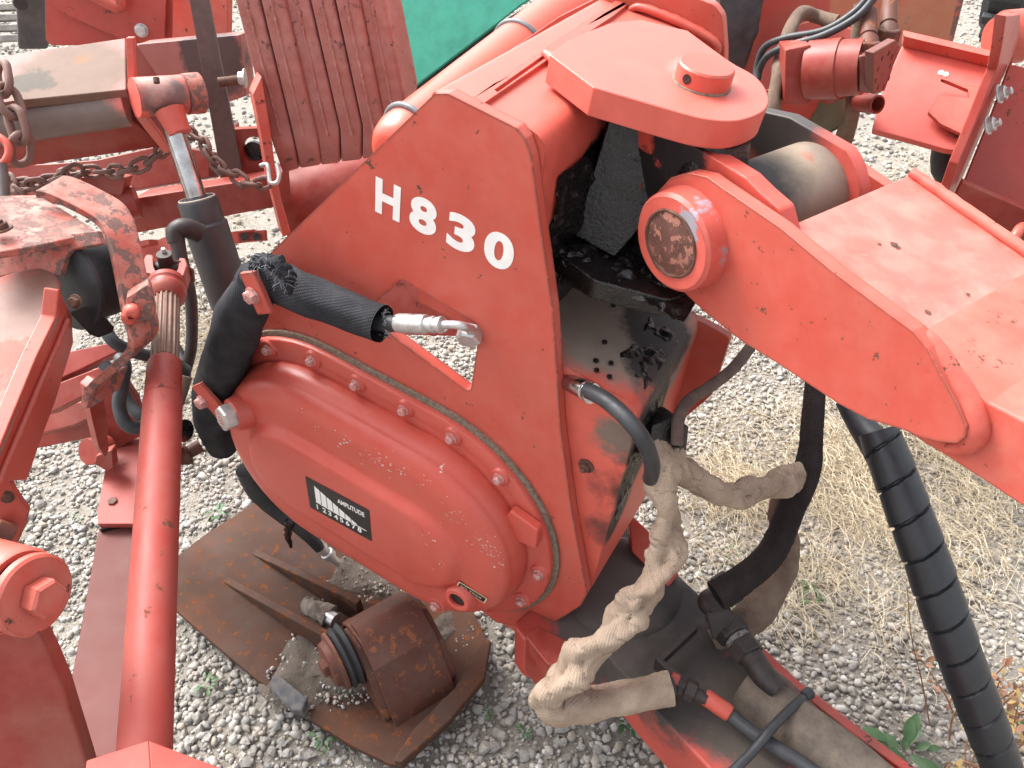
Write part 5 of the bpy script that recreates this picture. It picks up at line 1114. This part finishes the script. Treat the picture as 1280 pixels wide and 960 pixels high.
tub('welded_loop', WP([(1252, 330, 1.70), (1262, 310, 1.69), (1272, 290, 1.69), (1278, 284, 1.72)]), .011, RED, rb, 12, 5)
obj('pivot_disc', lathe(NB(), W(1240, 48, 1.9), Vector((1, .1, .05)), [(0, .03), (.002, .045), (.02, .05), (.022, .052), (.024, .06), (.07, .06)], 36), RED, rb)
cyl('pivot_rod', W(1262, 45, 1.88), W(1340, 30, 1.88), .024, ZINC, rb)
for (u, v) in ((1176, 91), (1182, 93)): obj('slot_hole', lathe(NB(), cf1.at(u, v, .0), cf1.n, [(0, .007), (.0015, .007)], 14), ZINC, rb)
sp2 = thing('rubber_buffer', 'black rounded rubber buffer hanging below the red blade channel', 'buffer', W(1185, 205, 1.95))
obj('buffer_body', lathe(NB(), W(1190, 180, 2.0), (W(1183, 222, 2.03) - W(1190, 180, 2.0)), [(0, .045), (.04, .044), (.07, .038), (.09, .025), (.098, .010)], 30), RUBBER, sp2)
ty = thing('tractor_tyre', 'black lugged tyre corner in the far upper right', 'tyre', W(1240, 10, 3.4))
wc = W(1262, -20, 3.5); wa = Vector((.8, -.5, .1))
obj('tyre', lathe(NB(), wc - wa * .08, wa, [(0, .10), (.0, .17), (.03, .20), (.15, .20), (.18, .17), (.18, .10)], 48), RUBBER, ty)
for k_ in range(14):
    a = k_ * math.pi / 7; X_, Y_, Z_ = basis(wa); c_ = wc + (X_ * math.cos(a) + Y_ * math.sin(a)) * .205
    rd_ = (c_ - wc).normalized(); tg = Z_.cross(rd_)
    slab3('tread_lug', [c_ - tg * .018 - Z_ * .06, c_ + tg * .018 - Z_ * .06, c_ + tg * .03 + Z_ * .08, c_ - tg * .006 + Z_ * .08], rd_ * .03, RUBBER, ty, bev=.003)

# ================================================================== the ground
import numpy as np
rng = np.random.default_rng(5)
k = NT('gravel_bed'); a = k.noise(28, 6, .7); b = k.noise(160, 4, .7, 3); c = k.noise(2.2, 3, .5, 9)
gcol = k.mix(k.ramp(a, .35, .7), (.27, .245, .21), (.39, .36, .32)); gcol = k.mix(k.ramp(b, .3, .7), tuple([.19, .168, .14]), gcol)
GB = k.done(gcol, .95, k.bump(k.math('ADD', a, b), .8, .01))
bm = NB(); bmesh.ops.create_grid(bm, x_segments=240, y_segments=240, size=60)
for v in bm.verts:
    v.co.x = math.copysign(abs(v.co.x / 60) ** 2.2 * 60, v.co.x); v.co.y = math.copysign(abs(v.co.y / 60) ** 2.2 * 60, v.co.y) + 1.5
    v.co.z = .02 * noise.noise(v.co * 1.3) + .012 * noise.noise(v.co * 5) - .012
ground = obj('ground', bm, GB); ground['kind'] = 'structure'; ground['label'] = 'pale limestone gravel yard'
def gz(x, y): p = Vector((x, y, 0)); return .02 * noise.noise(p * 1.3) + .012 * noise.noise(p * 5) - .012
k = NT('limestone_chippings'); gi = k.n('ShaderNodeNewGeometry').outputs['Random Per Island']
cr = k.n('ShaderNodeValToRGB'); k.L(gi, cr.inputs[0]); cr.color_ramp.interpolation = 'LINEAR'
els = cr.color_ramp.elements; els[0].color = (.18, .17, .165, 1); els[1].color = (.50, .48, .445, 1); els[1].position = 1
for p_, c_ in ((.15, (0.26, 0.239, 0.21)), (.3, (0.353, 0.332, 0.302)), (.42, (0.193, 0.185, 0.181)), (.55, (0.395, 0.374, 0.336)), (.7, (0.286, 0.239, 0.185)), (.85, (0.437, 0.42, 0.399))):
    e_ = els.new(p_); e_.color = c_ + (1,)
f = k.noise(120, 4, .7); sc_ = k.mix(k.ramp(f, .3, .7, 0, .45), cr.outputs[0], (.30, .27, .23))
STM = k.done(sc_, .85, k.bump(f, .4, .002))
def ico(sub):
    b = NB(); bmesh.ops.create_icosphere(b, subdivisions=sub, radius=1); b.verts.ensure_lookup_table()
    V = np.array([v.co[:] for v in b.verts]); F = np.array([[v.index for v in f.verts] for f in b.faces]); b.free(); return V, F
def stones(name, X, Y, R, sub, lift=.35):
    V, F = ico(sub); n = len(X); nv = len(V)
    sh = rng.uniform(.55, 1.15, (n, 1, 3)); sh[..., 2] *= .72
    jit = 1 + rng.normal(0, .05 if sub > 1 else .15, (n, nv, 1))
    P = V[None] * jit * sh
    # cut flat facets
    for q in range(8 if sub > 1 else 3):
        d = rng.normal(0, 1, (n, 1, 3)); d /= np.linalg.norm(d, axis=2, keepdims=True); t = (P * d).sum(2, keepdims=True); P -= np.maximum(t - rng.uniform(.42, .62, (n, 1, 1)), 0) * d
    a = rng.uniform(0, 2 * np.pi, n); b = rng.normal(0, .5, n)
    ca, sa, cb_, sb = np.cos(a), np.sin(a), np.cos(b), np.sin(b)
    x, y, z = P[..., 0], P[..., 1], P[..., 2]
    y, z = y * cb_[:, None] - z * sb[:, None], y * sb[:, None] + z * cb_[:, None]
    x, y = x * ca[:, None] - y * sa[:, None], x * sa[:, None] + y * ca[:, None]
    Z = np.array([gz(p, q) for p, q in zip(X, Y)])
    P = np.stack([x * R[:, None] + X[:, None], y * R[:, None] + Y[:, None], z * R[:, None] + (Z + R * lift)[:, None]], 2).reshape(-1, 3)
    FF = (F[None] + (np.arange(n) * nv)[:, None, None]).reshape(-1, 3)
    me = bpy.data.meshes.new(name); me.vertices.add(len(P)); me.vertices.foreach_set('co', P.ravel().astype('f'))
    me.loops.add(FF.size); me.loops.foreach_set('vertex_index', FF.ravel().astype('i')); me.polygons.add(len(FF))
    me.polygons.foreach_set('loop_start', np.arange(0, FF.size, 3, dtype='i')); me.polygons.foreach_set('loop_total', np.full(len(FF), 3, 'i'))
    me.update(); me.validate(); me.materials.append(STM)
    if sub > 1: me.polygons.foreach_set('use_smooth', [True] * len(me.polygons)); me.set_sharp_from_angle(angle=math.radians(42))
    o = bpy.data.objects.new(name, me); COL.objects.link(o); return o
def area(n, zone, d0=.5, d1=9):
    """points on the ground, denser near"""
    X, Y = [], []
    while len(X) < n:
        u = rng.uniform(-60, 1340); v = rng.uniform(-60, 1010)
        p = Gz(u, v, 0)
        if d0 < p.y < d1: X.append(p.x); Y.append(p.y)
    return np.array(X), np.array(Y)
def uni(n, x0, x1, y0, y1): return rng.uniform(x0, x1, n), rng.uniform(y0, y1, n)
# near: evenly strewn over the ground in front and round the machines
X, Y = uni(64000, -1.45, 1.6, .45, 2.6); R = rng.gamma(4.5, .00142, len(X)).clip(.0028, .015)
o = stones('gravel', X, Y, R, 1, .3); top(o, 'loose pale limestone chippings covering the near ground', 'gravel', kind='stuff')
X, Y = uni(46000, -5.5, 5.5, 2.3, 8.5); Y = 2.3 + (Y - 2.3) ** 1.25 * .66; R = rng.gamma(6, .0021, len(X)).clip(.006, .024)
o = stones('gravel', X, Y, R, 1, .3); top(o, 'loose pale limestone chippings covering the ground further back', 'gravel', kind='stuff')
# the larger stones one by one
protos = []
for i in range(10):
    V, F = ico(3); o = stones('stone', np.array([0.]), np.array([0.]), np.array([1.35]), 3, 0); me = o.data
    bpy.data.objects.remove(o)
    co = np.empty(len(me.vertices) * 3, 'f'); me.vertices.foreach_get('co', co); co = co.reshape(-1, 3); co -= co.mean(0); me.vertices.foreach_set('co', co.ravel()); protos.append(me)
k = NT('stone'); oi = k.n('ShaderNodeObjectInfo').outputs['Random']; cr2 = k.n('ShaderNodeValToRGB'); k.L(oi, cr2.inputs[0])
els = cr2.color_ramp.elements; els[0].color = (.30, .28, .25, 1); els[1].color = (.56, .545, .51, 1)
for p_, c_ in ((.3, (.44, .415, .375)), (.5, (.34, .335, .33)), (.75, (.49, .46, .41))): els.new(p_).color = c_ + (1,)
f = k.noise(1.6, 5, .7); STB = k.done(k.mix(k.ramp(f, .35, .7, 0, .5), cr2.outputs[0], (.34, .30, .25)), .85, k.bump(f, .6, .15))
for me in protos: me.materials.clear(); me.materials.append(STB)
ORG['ground'] = Vector((0, 0, 0)); cnt = 0
zones = [((225, 800, 430, 960), 90), ((560, 860, 860, 960), 60), ((20, 560, 130, 700), 30), ((900, 560, 1280, 940), 85), ((1080, 170, 1200, 260), 20), ((500, 430, 590, 480), 12)]
for (x0, y0, x1, y1), n in zones:
    for i in range(n):
        p = Gz(random.uniform(x0, x1), random.uniform(y0, y1), 0); r = random.uniform(.0075, .0135)
        o = bpy.data.objects.new('stone', random.choice(protos)); COL.objects.link(o); o.parent = ground
        o.location = (p.x, p.y, gz(p.x, p.y) + r * .45); o.scale = (r, r * random.uniform(.7, 1), r * random.uniform(.7, 1)); o.rotation_euler = (random.gauss(0, .5), random.gauss(0, .4), random.random() * 6.3)

# grit and small stones lying on the rusty foot
def onpoly(n, pts, z, r0, r1, label):
    X, Y = [], []
    c = np.array(pts, float).mean(0)
    while len(X) < n:
        a, b, c_ = rng.choice(len(pts), 3, replace=False); w_ = rng.dirichlet((1, 1, 1)); uv = w_ @ np.array([pts[a], pts[b], pts[c_]], float)
        P_ = Gz(uv[0], uv[1], z); X.append(P_.x); Y.append(P_.y)
    o = stones('grit', np.array(X), np.array(Y), rng.gamma(3, (r1 - r0) / 4, n).clip(r0, r1), 1, .4)
    o.location.z = z - .004; return top(o, label, 'gravel', kind='stuff')
onpoly(300, [(338, 818), (372, 775), (430, 800), (490, 855), (470, 872), (410, 868), (385, 890), (345, 880), (315, 858)], .052, .0012, .0065, 'fine grit and chippings scattered over the soil on the rusty foot')
onpoly(160, [(500, 850), (540, 820), (590, 780), (600, 800), (520, 880)], .045, .001, .004, 'fine pale grit lying along the fold of the rusty foot')
onpoly(200, [(380, 745), (460, 745), (520, 760), (560, 740), (520, 700), (430, 690)], .055, .0015, .006, 'grit and crumbs behind the lug of the rusty foot')

# ================================================================== straw, weeds
def strands(name, n, gen, mat, label, cat, width=.0008):
    V, F = [], []
    for i in range(n):
        p, d, L, rise, curl = gen(); up = Vector((0, 0, 1)); s = d.cross(up).normalized(); b0 = len(V); K = 4; w_ = width * random.uniform(.6, 1.3)
        for k in range(K + 1):
            t = k / K; q = p + d * L * t + s * curl * L * t * t + up * (rise * 4 * t * (1 - t) + .003)
            V += [q - s * w_ * (1 - .6 * t), q + s * w_ * (1 - .6 * t), q + up * w_ * 1.2]
            if k:
                a, b = b0 + (k - 1) * 3, b0 + k * 3
                F += [(a, a + 1, b + 1, b), (a + 1, a + 2, b + 2, b + 1), (a + 2, a, b, b + 2)]
    me = bpy.data.meshes.new(name); me.from_pydata([tuple(v) for v in V], [], F); me.materials.append(mat); o = bpy.data.objects.new(name, me); COL.objects.link(o)
    return top(o, label, cat, kind='stuff')
k = NT('straw'); gi = k.n('ShaderNodeNewGeometry').outputs['Random Per Island']
STRAW = k.done(k.mix(gi, (.40, .32, .21), (.70, .62, .47)), .7)
def gstraw(zs):
    def f():
        x0, y0, x1, y1, dens = random.choices(zs, [z[4] for z in zs])[0]
        while True:
            u, v = random.gauss((x0 + x1) / 2, (x1 - x0) / 3.2), random.gauss((y0 + y1) / 2, (y1 - y0) / 3.2)
            if v < 1000: break
        p = Gz(u, v, .004); nn_ = noise.noise(p * 5)
        if nn_ < -.12 and random.random() < .7: return f()
        a = random.random() * 6.283
        return p + Vector((0, 0, gz(p.x, p.y) + .012)), Vector((math.cos(a), math.sin(a), random.uniform(-.03, .12))), random.uniform(.02, .11), random.uniform(0, .02), random.uniform(-.8, .8)
    return f
strands('straw', 8500, gstraw([(900, 470, 1280, 720, 6), (1030, 420, 1280, 640, 3), (900, 640, 1240, 800, 1.1), (1140, 30, 1280, 100, .7), (1060, 170, 1230, 290, .9), (880, 560, 960, 660, 1)]), STRAW, 'dry pale straw and dead grass lying on the gravel right of the swing head', 'dry grass')
strands('straw', 1500, gstraw([(215, 380, 300, 500, 2), (200, 215, 340, 300, 1), (430, 660, 530, 740, 2), (110, 400, 260, 520, 1), (300, 630, 420, 740, .7)]), STRAW, 'dry grass stems caught under the machine and across the rusty foot', 'dry grass', .0008)
LEAF = simple('leaf_green', (.035, .085, .025), .5, 0, sc=30, bump=.1, col2=(.055, .12, .04))
def leafmesh(L, Wd, fold_=.25):
    bm = NB(); c = []; n = 6
    for k in range(n + 1):
        t = k / n; w_ = Wd * math.sin(math.pi * min(t * .95 + .03, 1)) ** .8 / 2; z_ = L * .25 * t * t
        c.append([bm.verts.new((t * L, -w_, fold_ * w_ - z_)), bm.verts.new((t * L, 0, -z_)), bm.verts.new((t * L, w_, fold_ * w_ - z_))])
    for a, b in zip(c, c[1:]):
        bm.faces.new((a[0], a[1], b[1], b[0])); bm.faces.new((a[1], a[2], b[2], b[1]))
    return bm
def weed(u, v, n, L, label, mat=LEAF, h=.01, wd=.5, cat='weed'):
    p = Gz(u, v, .01); p.z = gz(p.x, p.y) + .012; t = thing('weed', label, cat, p)
    me = None
    for i in range(n):
        a = i * 2.4 + random.random(); sc = random.uniform(.6, 1.15)
        if me is None:
            bm = leafmesh(L, L * wd); me = bpy.data.meshes.new('leaf'); bm.to_mesh(me); bm.free(); finish(me, mat, 180)
        o = bpy.data.objects.new('leaf', me); COL.objects.link(o); o.parent = t
        r0_ = L * random.uniform(.1, 1.1); o.location = (r0_ * math.cos(a), r0_ * math.sin(a), random.uniform(.0, h) + .006); o.rotation_euler = (random.gauss(0, .25), random.uniform(-.7, .1), a); o.scale = (sc,) * 3
    return t
weed(1132, 940, 16, .045, 'largest broad leaved green weed at the bottom right beside the lower arm')
weed(1015, 742, 14, .020, 'small green weed on the gravel right of the dark hanging hose')
weed(915, 688, 8, .014, 'tiny green weed among straw beside the dark hanging hose')
weed(785, 905, 14, .017, 'green weed in the gravel below the beige sleeve loop')
weed(655, 915, 12, .013, 'tiny green weed left of the lower arm near the bottom edge')
weed(272, 640, 12, .020, 'dark green weed at the left corner of the rusty foot')
weed(345, 770, 2, .001, 'speck of green under the rusty foot') if False else None
weed(258, 858, 12, .015, 'small green weed in gravel left below the rusty foot')
weed(405, 925, 12, .017, 'small green weed in the gravel at the bottom below the foot')
weed(93, 648, 7, .010, 'tiny clover seedling on the gravel between box frame and channel')
weed(1180, 262, 10, .02, 'faint green weed tuft behind the red boom arm')
weed(610, 890, 10, .011, 'tiny green weed right of the rusty foot tip')
LA2 = simple('autumn_leaf', (.42, .25, .10), .6, 0, sc=40, bump=.1, col2=(.40, .33, .10)); LA3 = simple('russet_leaf', (.26, .12, .07), .65, 0, sc=40, bump=.1, col2=(.36, .20, .11))
sd_ = thing('sedum_plant', 'bushy russet and yellow stonecrop plant in the bottom right corner', 'plant', Gz(1250, 920, .0))
lm_ = []
for mt in (LA2, LA3, LEAF):
    bm = leafmesh(.013, .006); me = bpy.data.meshes.new('leaf'); bm.to_mesh(me); bm.free(); finish(me, mt, 180); lm_.append(me)
cnt_ = 0
for i in range(24):
    u = random.uniform(1175, 1300); v = random.uniform(880, 985); b_ = Gz(u, v, .0); hh = random.uniform(.08, .24) if u > 1190 else .12
    tip = b_ + Vector((random.gauss(0, .04), random.gauss(0, .04), hh)); mid_ = b_.lerp(tip, .5) + Vector((random.gauss(0, .015), random.gauss(0, .015), 0))
    obj('stem', tube(NB(), [b_, mid_, tip], [.0022, .0018, .001], 6, 4), LA3, sd_)
    for j in range(11):
        t = random.uniform(.35, 1) if j > 3 else 1; p = b_.lerp(tip, t) + Vector((random.gauss(0, .004), random.gauss(0, .004), 0)); me = random.choice(lm_[:1] * (3 if i % 2 else 1) + lm_[1:2] * (1 if i % 2 else 3) + lm_[2:] * (1 if random.random() < .3 else 0))
        o = bpy.data.objects.new('leaf', me); COL.objects.link(o); o.parent = sd_; o.location = p - ORG[sd_.name]; o.rotation_euler = (random.gauss(0, .5), random.uniform(-1.2, .1), random.random() * 6.3); s_ = random.uniform(.8, 1.9); o.scale = (s_,) * 3
TW = thing('dry_stalk', 'thin dry stalk with tiny seed heads beside the spiral hose', 'plant stem', Gz(1150, 790, .0))
tub('stem', [Gz(1162, 905, 0), W(1152, 850, 1.5), W(1140, 800, 1.45), W(1134, 735, 1.42)], [.0016, .0014, .0011, .0008], LA3, TW, 6, 6)
for i in range(22):
    c = W(1134 + random.gauss(3, 5), random.uniform(722, 772), 1.42); obj('seed_head', lathe(NB(), c, Vector((0, 0, 1)), [(0, .0012), (.0018, .0022), (.0036, .0010)], 6), LA2, TW)
for q, lb in (([(800, 727, 1.50), (850, 682, 1.6), (942, 625, 1.75)], 'long pale straw stalk lying slanted right of the beige sleeve'), ([(1085, 756, 1.72), (1110, 740, 1.72), (1132, 718, 1.70)], 'bright pale straw stalk left of the spiral hose'),
          ([(225, 565, 1.75), (245, 580, 1.78), (265, 600, 1.8)], 'thin pale stalk on the gravel right of the red tube')):
    o = tub('straw_stalk', WP(q), .0014, STRAW, None, 6, 4); top(o, lb, 'straw')
